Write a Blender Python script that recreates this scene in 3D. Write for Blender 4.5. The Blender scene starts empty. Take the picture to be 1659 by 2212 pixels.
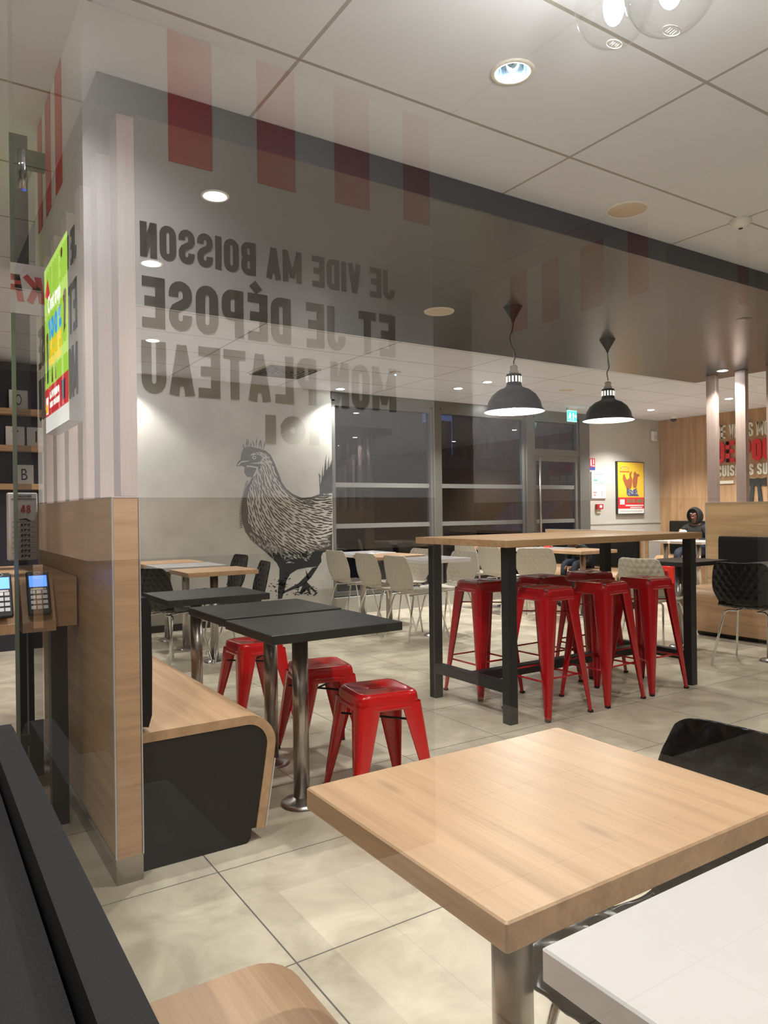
import bpy, math, random
from mathutils import Vector, Matrix, Euler
from mathutils.geometry import delaunay_2d_cdt
random.seed(7)
scene = bpy.context.scene
COL = scene.collection

# ------------------------------------------------------------------ camera
FPX, EYE = 1577.66, 1.2
CM = ((0.838857, -0.5442006, -0.01282916), (0.01080961, -0.00690993, 0.9999177), (-0.54424448, -0.83892666, 0.00008616))
cd = bpy.data.cameras.new('camera'); cam = bpy.data.objects.new('camera', cd); COL.objects.link(cam)
cd.sensor_fit = 'VERTICAL'; cd.sensor_height = 36.0; cd.lens = FPX / 2212 * 36.0; cd.clip_start = 0.01; cd.clip_end = 200
m = Matrix(CM).transposed().to_4x4(); m.translation = (0, 0, EYE); cam.matrix_world = m
scene.camera = cam
def ray(x, y):
    return Matrix(CM).transposed() @ Vector((x - 829.5, -(y - 1106.0), -FPX))
def at_y(x, y, Y):
    d = ray(x, y); return d * (Y / d.y) + Vector((0, 0, EYE))
def at_x(x, y, X):
    d = ray(x, y); return d * (X / d.x) + Vector((0, 0, EYE))

# ------------------------------------------------------------------ world, exposure
scene.view_settings.view_transform = 'Standard'; scene.view_settings.look = 'None'
scene.view_settings.gamma = 1.0; scene.view_settings.use_curve_mapping = False
scene.view_settings.exposure = 1.80
w = bpy.data.worlds.new('dusk'); scene.world = w; w.use_nodes = True
nt = w.node_tree; nt.nodes.clear()
wo = nt.nodes.new('ShaderNodeOutputWorld'); bg = nt.nodes.new('ShaderNodeBackground')
tc = nt.nodes.new('ShaderNodeTexCoord'); sx = nt.nodes.new('ShaderNodeSeparateXYZ'); cr = nt.nodes.new('ShaderNodeValToRGB')
nt.links.new(tc.outputs['Generated'], sx.inputs[0]); nt.links.new(sx.outputs['Z'], cr.inputs[0])
cr.color_ramp.elements[0].color = (0.012, 0.022, 0.055, 1); cr.color_ramp.elements[1].color = (0.008, 0.018, 0.075, 1)
cr.color_ramp.elements[0].position = 0.0; cr.color_ramp.elements[1].position = 0.6
nt.links.new(cr.outputs[0], bg.inputs[0]); bg.inputs[1].default_value = 1.0; nt.links.new(bg.outputs[0], wo.inputs[0])
SPOT_W, BULB_L, PEND_W = 30.0, 88.0, 9.0

# ------------------------------------------------------------------ helpers
def tag(o, label=None, cat=None, group=None, kind=None):
    if label: o['label'] = label
    if cat: o['category'] = cat
    if group: o['group'] = group
    if kind: o['kind'] = kind
    return o
def empty(name, loc=(0, 0, 0), rz=0.0):
    o = bpy.data.objects.new(name, None); COL.objects.link(o); o.location = loc; o.rotation_euler = (0, 0, rz)
    o.empty_display_size = 0.1
    return o
def thing(name, label, cat, loc=(0, 0, 0), rz=0.0, group=None):
    return tag(empty(name, loc, rz), label, cat, group)
def copy_tree(o, parent=None):
    c = o.copy(); COL.objects.link(c); c.parent = parent
    for k in [x for x in bpy.data.objects if x.parent == o]: copy_tree(k, c)
    return c
class MB:
    def __init__(s): s.v = []; s.f = []; s.sm = []
    def add(s, vs, fs, smooth=False, M=None):
        n = len(s.v)
        for p in vs:
            p = Vector(p); s.v.append(tuple(M @ p) if M else tuple(p))
        for f in fs: s.f.append([i + n for i in f]); s.sm.append(smooth)
        return s
    def box(s, x0, x1, y0, y1, z0, z1, M=None):
        return s.add([(x0,y0,z0),(x1,y0,z0),(x1,y1,z0),(x0,y1,z0),(x0,y0,z1),(x1,y0,z1),(x1,y1,z1),(x0,y1,z1)],
              [(0,3,2,1),(4,5,6,7),(0,1,5,4),(1,2,6,5),(2,3,7,6),(3,0,4,7)], False, M)
    def bbox(s, x0, x1, y0, y1, z0, z1, b=0.002):
        # box with chamfered upright and top/bottom edges
        lay = [(z0, b), (z0 + b, 0), (z1 - b, 0), (z1, b)]
        vs = []; fs = []
        for z, i in lay:
            j = b - i if False else i
            a0, a1, c0, c1 = x0 + j, x1 - j, y0 + j, y1 - j
            vs += [(a0+b,c0,z),(a1-b,c0,z),(a1,c0+b,z),(a1,c1-b,z),(a1-b,c1,z),(a0+b,c1,z),(a0,c1-b,z),(a0,c0+b,z)]
        for L in range(3):
            for k in range(8):
                a = L*8+k; c = L*8+(k+1) % 8; fs.append((a, c, c+8, a+8))
        fs.append(tuple(range(7, -1, -1))); fs.append(tuple(range(24, 32)))
        return s.add(vs, fs)
    def tube(s, pts, r, n=10, cap=True, r_end=None):
        pts = [Vector(p) for p in pts]; N = len(pts); rings = []; up = None
        for i, p in enumerate(pts):
            d = ((pts[min(i+1, N-1)] - pts[max(i-1, 0)])).normalized()
            if up is None:
                up = Vector((0, 0, 1)) if abs(d.z) < 0.9 else Vector((1, 0, 0))
            a = d.cross(up).normalized(); b = a.cross(d).normalized(); up = b
            rr = r if r_end is None else r + (r_end - r) * i / (N - 1)
            rings.append([p + a*math.cos(2*math.pi*k/n)*rr + b*math.sin(2*math.pi*k/n)*rr for k in range(n)])
        vs = [q for R in rings for q in R]; fs = []
        for i in range(N-1):
            for k in range(n):
                a = i*n+k; b = i*n+(k+1) % n; fs.append((a, b, b+n, a+n))
        s.add(vs, fs, True)
        if cap: s.add(rings[0], [tuple(range(n-1, -1, -1))]); s.add(rings[-1], [tuple(range(n))])
        return s
    def lathe(s, prof, n=32, c=(0, 0, 0), M=None, smooth=True):
        vs = []; fs = []
        for r, z in prof:
            for k in range(n):
                t = 2*math.pi*k/n; vs.append((c[0]+r*math.cos(t), c[1]+r*math.sin(t), c[2]+z))
        for i in range(len(prof)-1):
            for k in range(n):
                a = i*n+k; b = i*n+(k+1) % n; fs.append((a, b, b+n, a+n))
        return s.add(vs, fs, smooth, M)
    def grid(s, rows, closed_u=False, smooth=True):
        n = len(rows[0]); vs = [p for r in rows for p in r]; fs = []
        for i in range(len(rows)-1):
            for k in range(n if closed_u else n-1):
                a = i*n+k; b = i*n+(k+1) % n; fs.append((a, b, b+n, a+n))
        return s.add(vs, fs, smooth)
    def prism(s, poly, axis, a0, a1, smooth=False):
        # poly: 2D points; axis: 'x','y','z' the extrusion axis
        def P(u, v, a):
            return (a, u, v) if axis == 'x' else (u, a, v) if axis == 'y' else (u, v, a)
        n = len(poly); vs = [P(u, v, a0) for u, v in poly] + [P(u, v, a1) for u, v in poly]
        s.add(vs, [(i, (i+1) % n, (i+1) % n+n, i+n) for i in range(n)], smooth)
        s.add([P(u, v, a0) for u, v in poly], [tuple(range(n))]); s.add([P(u, v, a1) for u, v in poly], [tuple(range(n-1, -1, -1))])
        return s
    def sphere(s, c, r, n=16, m=10, sc=(1, 1, 1)):
        rows = []
        for i in range(m+1):
            t = math.pi*i/m
            rows.append([(c[0]+r*sc[0]*math.sin(t)*math.cos(2*math.pi*k/n), c[1]+r*sc[1]*math.sin(t)*math.sin(2*math.pi*k/n), c[2]+r*sc[2]*math.cos(t)) for k in range(n)])
        return s.grid(rows, True)
    def build(s, name, mat, parent=None, loc=None):
        me = bpy.data.meshes.new(name); me.from_pydata(s.v, [], s.f); me.validate(); me.update()
        for p, q in zip(me.polygons, s.sm): p.use_smooth = q
        o = bpy.data.objects.new(name, me); COL.objects.link(o)
        for mm in (mat if isinstance(mat, (list, tuple)) else [mat]): me.materials.append(mm)
        if parent is not None: o.parent = parent
        if loc: o.location = loc
        import bmesh
        b = bmesh.new(); b.from_mesh(me); bmesh.ops.remove_doubles(b, verts=b.verts, dist=1e-5); bmesh.ops.recalc_face_normals(b, faces=b.faces); b.to_mesh(me); b.free()
        return o
def frame(o, U, V):
    U = Vector(U); V = Vector(V); N = U.cross(V); M = Matrix((U, V, N)).transposed().to_4x4(); M.translation = Vector(o); return M
def poly_on(mb, F, pts, d0, d1):
    # flat outline with thickness on plane F, points in plane units
    n = len(pts)
    lo = [F @ Vector((u, v, d0)) for u, v in pts]; hi = [F @ Vector((u, v, d1)) for u, v in pts]
    mb.add(lo + hi, [(i, (i+1) % n, (i+1) % n+n, i+n) for i in range(n)]); mb.add(hi, [tuple(range(n))])
def ell(cu, cv, ru, rv, n=20, a0=0, a1=360):
    return [(cu+ru*math.cos(math.radians(a0+(a1-a0)*k/n)), cv+rv*math.sin(math.radians(a0+(a1-a0)*k/n))) for k in range(n if a1-a0 == 360 else n+1)]
def text_mesh(mb, F, body, u0, u1, v0, v1, d0=0.0, d1=0.002, bold=0.03, shear=0.0):
    cu = bpy.data.curves.new('t', 'FONT'); cu.body = body; cu.offset = bold; cu.extrude = 0.5; cu.shear = shear; cu.resolution_u = 3
    cu.space_character = 1.05
    o = bpy.data.objects.new('t', cu); COL.objects.link(o)
    bpy.context.view_layer.update()
    me = o.evaluated_get(bpy.context.evaluated_depsgraph_get()).to_mesh()
    vs = [v.co.copy() for v in me.vertices]; fs = [tuple(p.vertices) for p in me.polygons]
    ax = min(v.x for v in vs); bx = max(v.x for v in vs); ay = min(v.y for v in vs); by = max(v.y for v in vs)
    out = []
    for v in vs:
        out.append(F @ Vector((u0+(v.x-ax)/(bx-ax)*(u1-u0), v0+(v.y-ay)/(by-ay)*(v1-v0), d0+(v.z+0.5)*(d1-d0))))
    mb.add(out, fs)
    o.to_mesh_clear(); bpy.data.objects.remove(o); bpy.data.curves.remove(cu)
    return mb

def block_text(mb, F, body, u0, u1, v0, v1, d0=0.0, d1=0.002, t=.36, shear=0.0):
    # condensed poster capitals made of thick strokes
    W = {'I': t, 'M': 1.4, ' ': .42, "'": t, '!': t, '-': .7, '1': .6}
    gap = .17; tot = sum(W.get(c, 1.0) for c in body)+gap*(len(body)-1)
    acc = any(c in 'ÉÈ' for c in body); H = v1-v0; capH = H*(.80 if acc else 1.0)
    k = (u1-u0)/tot; sv = t*k/capH*.95          # stroke width as a share of the height
    def arc(cx, cy, rx, ry, a, b_, n=8): return [(cx+rx*math.cos(math.radians(a+(b_-a)*q/n)), cy+ry*math.sin(math.radians(a+(b_-a)*q/n))) for q in range(n+1)]
    x = 0.0
    for c in body:
        w = W.get(c, 1.0); L, Rr, B, T = t/2, w-t/2, sv/2, 1-sv/2; cx = w/2; rx = max(.01, w/2-t/2); ry = min(.30, rx*k/capH*1.1); M_ = .52
        P = []; stem = [(L, 0), (L, 1)]
        def bowl(y0, y1, xr): return [(L, y1), (L+.2*w, y1)]+arc(xr-.25*w, y1-min(ry, (y1-y0)/2), .25*w, min(ry, (y1-y0)/2), 90, 0, 5)+arc(xr-.25*w, y0+min(ry, (y1-y0)/2), .25*w, min(ry, (y1-y0)/2), 0, -90, 5)+[(L+.2*w, y0), (L, y0)]
        if c in 'O0': P = [arc(cx, T-ry, rx, ry, 180, 0)+arc(cx, B+ry, rx, ry, 0, -180)+[(L, T-ry)]]
        elif c == 'C': P = [[(Rr, .64)]+arc(cx, T-ry, rx, ry, 0, 180)+arc(cx, B+ry, rx, ry, 180, 360)+[(Rr, .36)]]
        elif c == 'U': P = [[(L, 1)]+arc(cx, B+ry, rx, ry, 180, 360)+[(Rr, 1)]]
        elif c == 'J': P = [[(Rr, 1)]+arc(cx, B+ry, rx, ry, 0, -180)+[(L, .34)]]
        elif c == 'S': P = [[(Rr, .68)]+arc(cx, T-ry, rx, ry, 0, 180)+[(L, .66), (L+.08*w, .58), (Rr-.08*w, .44), (Rr, .36)]+arc(cx, B+ry, rx, ry, 0, -180)+[(L, .32)]]
        elif c in 'EÉ': P = [stem, [(0, T), (w*.95, T)], [(0, M_), (w*.85, M_)], [(0, B), (w*.95, B)]]
        elif c == 'F': P = [stem, [(0, T), (w*.95, T)], [(0, M_), (w*.85, M_)]]
        elif c == 'L': P = [stem, [(0, B), (w*.92, B)]]
        elif c == 'T': P = [[(cx, 0), (cx, 1)], [(0, T), (w, T)]]
        elif c == 'I': P = [[(cx, 0), (cx, 1)]]
        elif c == '1': P = [[(Rr, 0), (Rr, 1)], [(0, .80), (Rr, 1-sv/2)]]
        elif c == 'N': P = [stem, [(Rr, 0), (Rr, 1)], [(L, .98), (Rr, .02)]]
        elif c == 'M': P = [stem, [(Rr, 0), (Rr, 1)], [(L, .98), (cx, .15)], [(Rr, .98), (cx, .15)]]
        elif c == 'V': P = [[(L*.8, 1), (cx, .02)], [(w-L*.8, 1), (cx, .02)]]
        elif c == 'A': P = [[(L*.8, 0), (cx, .98)], [(w-L*.8, 0), (cx, .98)], [(w*.25, .27), (w*.75, .27)]]
        elif c == 'D': P = [stem, bowl(B, T, Rr)]
        elif c == 'P': P = [stem, bowl(.44, T, Rr)]
        elif c == 'B': P = [stem, bowl(M_, T, Rr), bowl(B, M_, Rr)]
        elif c == 'R': P = [stem, bowl(.46, T, Rr), [(w*.5, .46), (Rr, 0)]]
        elif c == 'K': P = [stem, [(L, .42), (w-L*.7, 1)], [(w*.38, .55), (w-L*.7, 0)]]
        elif c == 'X': P = [[(L*.8, 0), (w-L*.8, 1)], [(L*.8, 1), (w-L*.8, 0)]]
        elif c == 'Z': P = [[(0, T), (w, T)], [(0, B), (w, B)], [(w-L, T), (L, B)]]
        elif c == '-': P = [[(0, .45), (w, .45)]]
        elif c == '4': P = [[(w*.7, 0), (w*.7, 1)], [(w*.65, .97), (L*.6, .30)], [(0, .27), (w, .27)]]
        elif c == '8': P = [arc(cx, .74, rx*.92, .26-sv/2, 0, 360, 16), arc(cx, .27, rx, .27-sv/2, 0, 360, 16)]
        elif c == '%': P = [arc(w*.25, .78, w*.14, .13, 0, 360, 12), arc(w*.75, .22, w*.14, .13, 0, 360, 12), [(w*.2, 0), (w*.8, 1)]]
        elif c == '!': P = [[(cx, .28), (cx, 1)], [(cx, 0), (cx, .16)]]
        elif c == "'": P = [[(cx, .72), (cx, 1)]]
        if c == 'É': P.append([(w*.40, 1.05), (w*.72, 1.22)])
        for path in P:
            n = len(path); lo = []
            thin = .55 if c == '%' else .8 if c == 'M' and path[0] != stem[0] and path[0][0] != path[-1][0] else 1.0
            for q in range(n):
                a = path[max(q-1, 0)]; b_ = path[min(q+1, n-1)]
                if path[0] == path[-1] or (abs(path[0][0]-path[-1][0]) < 1e-6 and abs(path[0][1]-path[-1][1]) < 1e-6):
                    if q == 0: a = path[-2]
                    if q == n-1: b_ = path[1]
                dx, dy = (b_[0]-a[0])*k, (b_[1]-a[1])*capH; l = math.hypot(dx, dy) or 1; nx, ny = -dy/l, dx/l
                px_, py_ = path[q][0]*k, path[q][1]*capH; hw = t*k/2*thin
                lo.append(((px_+nx*hw), (py_+ny*hw), (px_-nx*hw), (py_-ny*hw)))
            for q in range(n-1):
                A, B_ = lo[q], lo[q+1]; quad = [(A[0], A[1]), (B_[0], B_[1]), (B_[2], B_[3]), (A[2], A[3])]
                quad = [(u0+x*k+p[0]+shear*p[1], v0+p[1]) for p in quad]
                poly_on(mb, F, quad[::-1], d0, d1)
        x += w+gap
    return mb
# ------------------------------------------------------------------ materials
def newmat(name):
    mt = bpy.data.materials.new(name); mt.use_nodes = True
    return mt, mt.node_tree, mt.node_tree.nodes['Principled BSDF']
def mat(name, col, rough=0.5, metal=0.0, spec=0.5, coat=0.0, noise=0.0, nscale=20, bump=0.0, emit=None, es=0.0):
    mt, t, b = newmat(name)
    b.inputs['Base Color'].default_value = (*col, 1); b.inputs['Roughness'].default_value = rough
    b.inputs['Metallic'].default_value = metal; b.inputs['Specular IOR Level'].default_value = spec
    b.inputs['Coat Weight'].default_value = coat; b.inputs['Coat Roughness'].default_value = 0.08
    if emit: b.inputs['Emission Color'].default_value = (*emit, 1); b.inputs['Emission Strength'].default_value = es
    if noise or bump:
        c = t.nodes.new('ShaderNodeTexCoord'); n = t.nodes.new('ShaderNodeTexNoise'); n.inputs['Scale'].default_value = nscale; n.inputs['Detail'].default_value = 5
        t.links.new(c.outputs['Object'], n.inputs['Vector'])
        if noise:
            r = t.nodes.new('ShaderNodeValToRGB'); t.links.new(n.outputs['Fac'], r.inputs[0])
            r.color_ramp.elements[0].position = 0.3; r.color_ramp.elements[1].position = 0.7
            r.color_ramp.elements[0].color = (*[x*(1-noise) for x in col], 1); r.color_ramp.elements[1].color = (*[min(1, x*(1+noise)) for x in col], 1)
            t.links.new(r.outputs[0], b.inputs['Base Color'])
        if bump:
            bp = t.nodes.new('ShaderNodeBump'); bp.inputs['Strength'].default_value = bump; bp.inputs['Distance'].default_value = 0.002
            t.links.new(n.outputs['Fac'], bp.inputs['Height']); t.links.new(bp.outputs[0], b.inputs['Normal'])
    return mt
def wood(name, c0, c1, axis='y', rough=0.38, scale=1.0):
    mt, t, b = newmat(name); L = t.links.new
    c = t.nodes.new('ShaderNodeTexCoord'); mp = t.nodes.new('ShaderNodeMapping')
    s = {'x': (1.6, 26, 26), 'y': (26, 1.6, 26), 'z': (26, 26, 1.6)}[axis]
    mp.inputs['Scale'].default_value = tuple(v*scale for v in s); L(c.outputs['Object'], mp.inputs[0])
    n1 = t.nodes.new('ShaderNodeTexNoise'); n1.inputs['Scale'].default_value = 1.0; n1.inputs['Detail'].default_value = 6; n1.inputs['Distortion'].default_value = 0.6; L(mp.outputs[0], n1.inputs['Vector'])
    mp2 = t.nodes.new('ShaderNodeMapping'); mp2.inputs['Scale'].default_value = tuple(v*scale*(9 if v > 5 else 4) for v in s); L(c.outputs['Object'], mp2.inputs[0])
    n2 = t.nodes.new('ShaderNodeTexNoise'); n2.inputs['Scale'].default_value = 1.0; n2.inputs['Detail'].default_value = 3; L(mp2.outputs[0], n2.inputs['Vector'])
    mp3 = t.nodes.new('ShaderNodeMapping'); mp3.inputs['Scale'].default_value = tuple(v*scale*(0.45 if v > 5 else 2.2) for v in s); L(c.outputs['Object'], mp3.inputs[0])
    n3 = t.nodes.new('ShaderNodeTexVoronoi'); n3.inputs['Scale'].default_value = 1.0; L(mp3.outputs[0], n3.inputs['Vector'])
    k = t.nodes.new('ShaderNodeValToRGB'); k.color_ramp.elements[0].position = 0.02; k.color_ramp.elements[1].position = 0.16
    k.color_ramp.elements[0].color = (0.45, 0.45, 0.45, 1); k.color_ramp.elements[1].color = (1, 1, 1, 1); L(n3.outputs['Distance'], k.inputs[0])
    ad = t.nodes.new('ShaderNodeMath'); ad.operation = 'MULTIPLY_ADD'; ad.inputs[1].default_value = 0.45; L(n2.outputs['Fac'], ad.inputs[0]); L(n1.outputs['Fac'], ad.inputs[2])
    r = t.nodes.new('ShaderNodeValToRGB'); r.color_ramp.elements[0].position = 0.5; r.color_ramp.elements[1].position = 0.92
    r.color_ramp.elements[0].color = (*c0, 1); r.color_ramp.elements[1].color = (*c1, 1); L(ad.outputs[0], r.inputs[0])
    mx = t.nodes.new('ShaderNodeMixRGB'); mx.blend_type = 'MULTIPLY'; mx.inputs[0].default_value = 0.5; L(r.outputs[0], mx.inputs[1]); L(k.outputs[0], mx.inputs[2])
    L(mx.outputs[0], b.inputs['Base Color']); b.inputs['Roughness'].default_value = rough
    bp = t.nodes.new('ShaderNodeBump'); bp.inputs['Strength'].default_value = 0.25; bp.inputs['Distance'].default_value = 0.001; L(n2.outputs['Fac'], bp.inputs['Height']); L(bp.outputs[0], b.inputs['Normal'])
    return mt
def lines_mask(t, coord, off, period, width):
    # 1 on a grout line, 0 elsewhere
    L = t.links.new
    a = t.nodes.new('ShaderNodeMath'); a.operation = 'SUBTRACT'; L(coord, a.inputs[0]); a.inputs[1].default_value = off - period*50 - period/2
    d = t.nodes.new('ShaderNodeMath'); d.operation = 'MODULO'; L(a.outputs[0], d.inputs[0]); d.inputs[1].default_value = period
    e = t.nodes.new('ShaderNodeMath'); e.operation = 'SUBTRACT'; L(d.outputs[0], e.inputs[0]); e.inputs[1].default_value = period/2
    f = t.nodes.new('ShaderNodeMath'); f.operation = 'ABSOLUTE'; L(e.outputs[0], f.inputs[0])
    g = t.nodes.new('ShaderNodeMath'); g.operation = 'LESS_THAN'; L(f.outputs[0], g.inputs[0]); g.inputs[1].default_value = width/2
    return g.outputs[0], a.outputs[0]
def tiled(name, c0, c1, grout, ox, px_, oy, py_, wdt, rough, nscale=3.0, bump=0.3, spec=0.5, tilevar=0.0):
    mt, t, b = newmat(name); L = t.links.new
    c = t.nodes.new('ShaderNodeTexCoord'); sp = t.nodes.new('ShaderNodeSeparateXYZ'); L(c.outputs['Object'], sp.inputs[0])
    g1, _ = lines_mask(t, sp.outputs['X'], ox, px_, wdt); g2, _ = lines_mask(t, sp.outputs['Y'], oy, py_, wdt)
    mx = t.nodes.new('ShaderNodeMath'); mx.operation = 'MAXIMUM'; L(g1, mx.inputs[0]); L(g2, mx.inputs[1])
    n = t.nodes.new('ShaderNodeTexNoise'); n.inputs['Scale'].default_value = nscale; n.inputs['Detail'].default_value = 9; n.inputs['Roughness'].default_value = 0.62; n.inputs['Distortion'].default_value = 0.7
    L(c.outputs['Object'], n.inputs['Vector'])
    r = t.nodes.new('ShaderNodeValToRGB'); r.color_ramp.elements[0].position = 0.36; r.color_ramp.elements[1].position = 0.66
    r.color_ramp.elements[0].color = (*c0, 1); r.color_ramp.elements[1].color = (*c1, 1); L(n.outputs['Fac'], r.inputs[0])
    mm = t.nodes.new('ShaderNodeMixRGB'); L(mx.outputs[0], mm.inputs[0]); L(r.outputs[0], mm.inputs[1]); mm.inputs[2].default_value = (*grout, 1)
    L(mm.outputs[0], b.inputs['Base Color']); b.inputs['Specular IOR Level'].default_value = spec
    rr = t.nodes.new('ShaderNodeMapRange'); L(n.outputs['Fac'], rr.inputs[0]); rr.inputs['To Min'].default_value = rough-0.08; rr.inputs['To Max'].default_value = rough+0.12; L(rr.outputs[0], b.inputs['Roughness'])
    if bump:
        inv = t.nodes.new('ShaderNodeMath'); inv.operation = 'SUBTRACT'; inv.inputs[0].default_value = 1; L(mx.outputs[0], inv.inputs[1])
        bp = t.nodes.new('ShaderNodeBump'); bp.inputs['Strength'].default_value = bump; bp.inputs['Distance'].default_value = 0.002; L(inv.outputs[0], bp.inputs['Height']); L(bp.outputs[0], b.inputs['Normal'])
    return mt
def glass_mat(name, ior, tint=(1, 1, 1), rough=0.0, rmax=1.0):
    # a pane: clear transmission plus the mirror image its faces throw back, once per pane
    mt, t, b = newmat(name); t.nodes.remove(b); L = t.links.new; out = t.nodes['Material Output']
    tr = t.nodes.new('ShaderNodeBsdfTransparent'); tr.inputs[0].default_value = (*tint, 1)
    gl = t.nodes.new('ShaderNodeBsdfGlossy'); gl.inputs['Roughness'].default_value = rough; gl.inputs[0].default_value = (rmax, rmax, rmax, 1)
    fr = t.nodes.new('ShaderNodeFresnel'); fr.inputs['IOR'].default_value = ior
    ge = t.nodes.new('ShaderNodeNewGeometry'); inv = t.nodes.new('ShaderNodeMath'); inv.operation = 'SUBTRACT'; inv.inputs[0].default_value = 1; L(ge.outputs['Backfacing'], inv.inputs[1])
    mu = t.nodes.new('ShaderNodeMath'); mu.operation = 'MULTIPLY'; L(fr.outputs[0], mu.inputs[0]); L(inv.outputs[0], mu.inputs[1])
    mx = t.nodes.new('ShaderNodeMixShader'); L(mu.outputs[0], mx.inputs[0]); L(tr.outputs[0], mx.inputs[1]); L(gl.outputs[0], mx.inputs[2]); L(mx.outputs[0], out.inputs[0])
    return mt
def emis(name, col, s):
    return mat(name, (0.02, 0.02, 0.02), 0.5, emit=col, es=s)
OAK0, OAK1 = (0.43, 0.255, 0.140), (0.60, 0.375, 0.215)
W_Y = wood('oak laminate grain along y', OAK0, OAK1, 'y'); W_X = wood('oak laminate grain along x', OAK0, OAK1, 'x'); W_Z = wood('oak panel upright grain', (0.30, 0.17, 0.08), (0.50, 0.30, 0.155), 'z', 0.5, 0.6)
W_WALL = wood('oak laminate half wall', (0.46, 0.28, 0.14), (0.66, 0.44, 0.24), 'y', 0.42, 0.6); W_END = wood('oak laminate end panel', (0.47, 0.27, 0.155), (0.66, 0.42, 0.25), 'x', 0.42)
W_SLAT = wood('pale oak slat', (0.37, 0.265, 0.225), (0.47, 0.345, 0.30), 'z', 0.5)
W_BAR = wood('oak bar top', (0.33, 0.19, 0.09), (0.50, 0.31, 0.16), 'x', 0.4)
M_BLK = mat('black laminate', (0.018, 0.018, 0.017), 0.42, noise=0.25, nscale=9)
M_BLKM = mat('black powder coat', (0.012, 0.013, 0.015), 0.45)
M_DARK = mat('dark brown panel', (0.012, 0.009, 0.007), 0.6, noise=0.2, nscale=30)
M_LEATH = mat('black leatherette', (0.004, 0.004, 0.0045), 0.6, spec=.3, bump=0.2, nscale=300)
M_WHITE = mat('white laminate', (0.66, 0.62, 0.61), 0.18, coat=0.2)
M_STEEL = mat('brushed steel', (0.48, 0.44, 0.41), 0.28, 1.0, bump=0.15, nscale=60)
M_CHROME = mat('chrome', (0.75, 0.75, 0.75), 0.08, 1.0)
M_STEELP = mat('steel kick plate', (0.42, 0.39, 0.36), 0.22, 1.0)
M_ALU = mat('pale aluminium edging', (0.62, 0.60, 0.62), 0.35, 0.4)
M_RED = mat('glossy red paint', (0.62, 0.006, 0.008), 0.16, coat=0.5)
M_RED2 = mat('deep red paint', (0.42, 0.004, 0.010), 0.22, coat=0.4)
M_RUB = mat('black rubber', (0.01, 0.01, 0.01), 0.7)
M_SHB = mat('black glossy plastic shell', (0.006, 0.006, 0.007), 0.25, spec=.35)
M_SHW = mat('ivory plastic shell', (0.55, 0.50, 0.41), 0.32)
M_CEIL = tiled('ceiling tiles', (0.66, 0.675, 0.75), (0.69, 0.705, 0.78), (0.36, 0.34, 0.33), 1.037, 1.208, 1.450, 0.603, 0.013, 0.75, 1.0, 0.4, 0.25)
M_FLOOR = tiled('stone floor tiles', (0.43, 0.365, 0.27), (0.70, 0.62, 0.475), (0.14, 0.125, 0.11), 0.852, 0.585, 1.770, 0.593, 0.005, 0.33, 3.2, 0.4, 0.4)
M_PAINT = mat('warm grey wall paint', (0.50, 0.475, 0.43), 0.7, noise=0.04, nscale=3)
M_WPAINT = mat('white painted panel', (0.80, 0.79, 0.80), 0.5)
M_CONC = mat('plaster concrete', (0.44, 0.42, 0.375), 0.7, noise=0.16, nscale=2.6, bump=0.3)
M_RAFT = mat('dark grey satin soffit', (0.060, 0.060, 0.060), 0.30, spec=0.6)
M_FASC = mat('slate fascia', (0.026, 0.028, 0.040), 0.4)
M_FRAME = mat('grey window frame', (0.16, 0.155, 0.14), 0.4, 0.3)
M_INK = mat('mural black', (0.012, 0.012, 0.014), 0.6)
M_CREAM = mat('mural pale', (0.46, 0.44, 0.395), 0.7)
M_TXT = mat('black lettering', (0.02, 0.02, 0.02), 0.5)
M_STRIPE = mat('red stripe', (0.62, 0.03, 0.035), 0.45)
M_GLOW = emis('lamp glow', (0.92, 0.97, 1.0), 20.0)
M_GLOWIN = emis('lit lamp interior', (1.0, 0.98, 0.92), 1.2)
M_VENT = emis('lit vent slots', (1.0, 0.95, 0.85), 0.35)
M_REFL = mat('lamp reflector', (0.55, 0.72, 0.88), 0.12, 1.0)
M_RING = mat('white metal trim', (0.75, 0.72, 0.68), 0.4)
M_SPK = mat('beige speaker grille', (0.60, 0.50, 0.38), 0.7)
M_PANE = glass_mat('window pane', 1.75, (0.75, 0.80, 0.85))
M_SCREEN = glass_mat('partition glass', 1.75, (0.97, 0.99, 0.98))
M_EDGE = mat('green glass edge', (0.70, 0.82, 0.72), 0.25, emit=(0.1, 0.2, 0.14), es=0.0)
M_EDGE.node_tree.nodes['Principled BSDF'].inputs['Transmission Weight'].default_value = 0.25
M_FROST = mat('frosted strip', (0.19, 0.19, 0.18), 0.6)

# ------------------------------------------------------------------ room shell
CH = 2.62; WY = 7.5; WXR = 10.2
XL, YB = -3.6, -2.6
def plate(z, x0, x1, y0, y1, holes, flip):
    vs = [Vector((x0, y0)), Vector((x1, y0)), Vector((x1, y1)), Vector((x0, y1))]; es = [(0, 1), (1, 2), (2, 3), (3, 0)]
    for hx, hy, hr in holes:
        n0 = len(vs)
        for k in range(24): vs.append(Vector((hx+hr*math.cos(k*math.pi/12), hy+hr*math.sin(k*math.pi/12))))
        es += [(n0+k, n0+(k+1) % 24) for k in range(24)]
    r = delaunay_2d_cdt(vs, es, [], 0, 1e-6)
    out = []
    for f in r[2]:
        c = sum((r[0][i] for i in f), Vector((0, 0)))/len(f)
        if all((c-Vector((hx, hy))).length > hr*0.97 for hx, hy, hr in holes): out.append(tuple(f))
    return [(v.x, v.y, z) for v in r[0]], out
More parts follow.
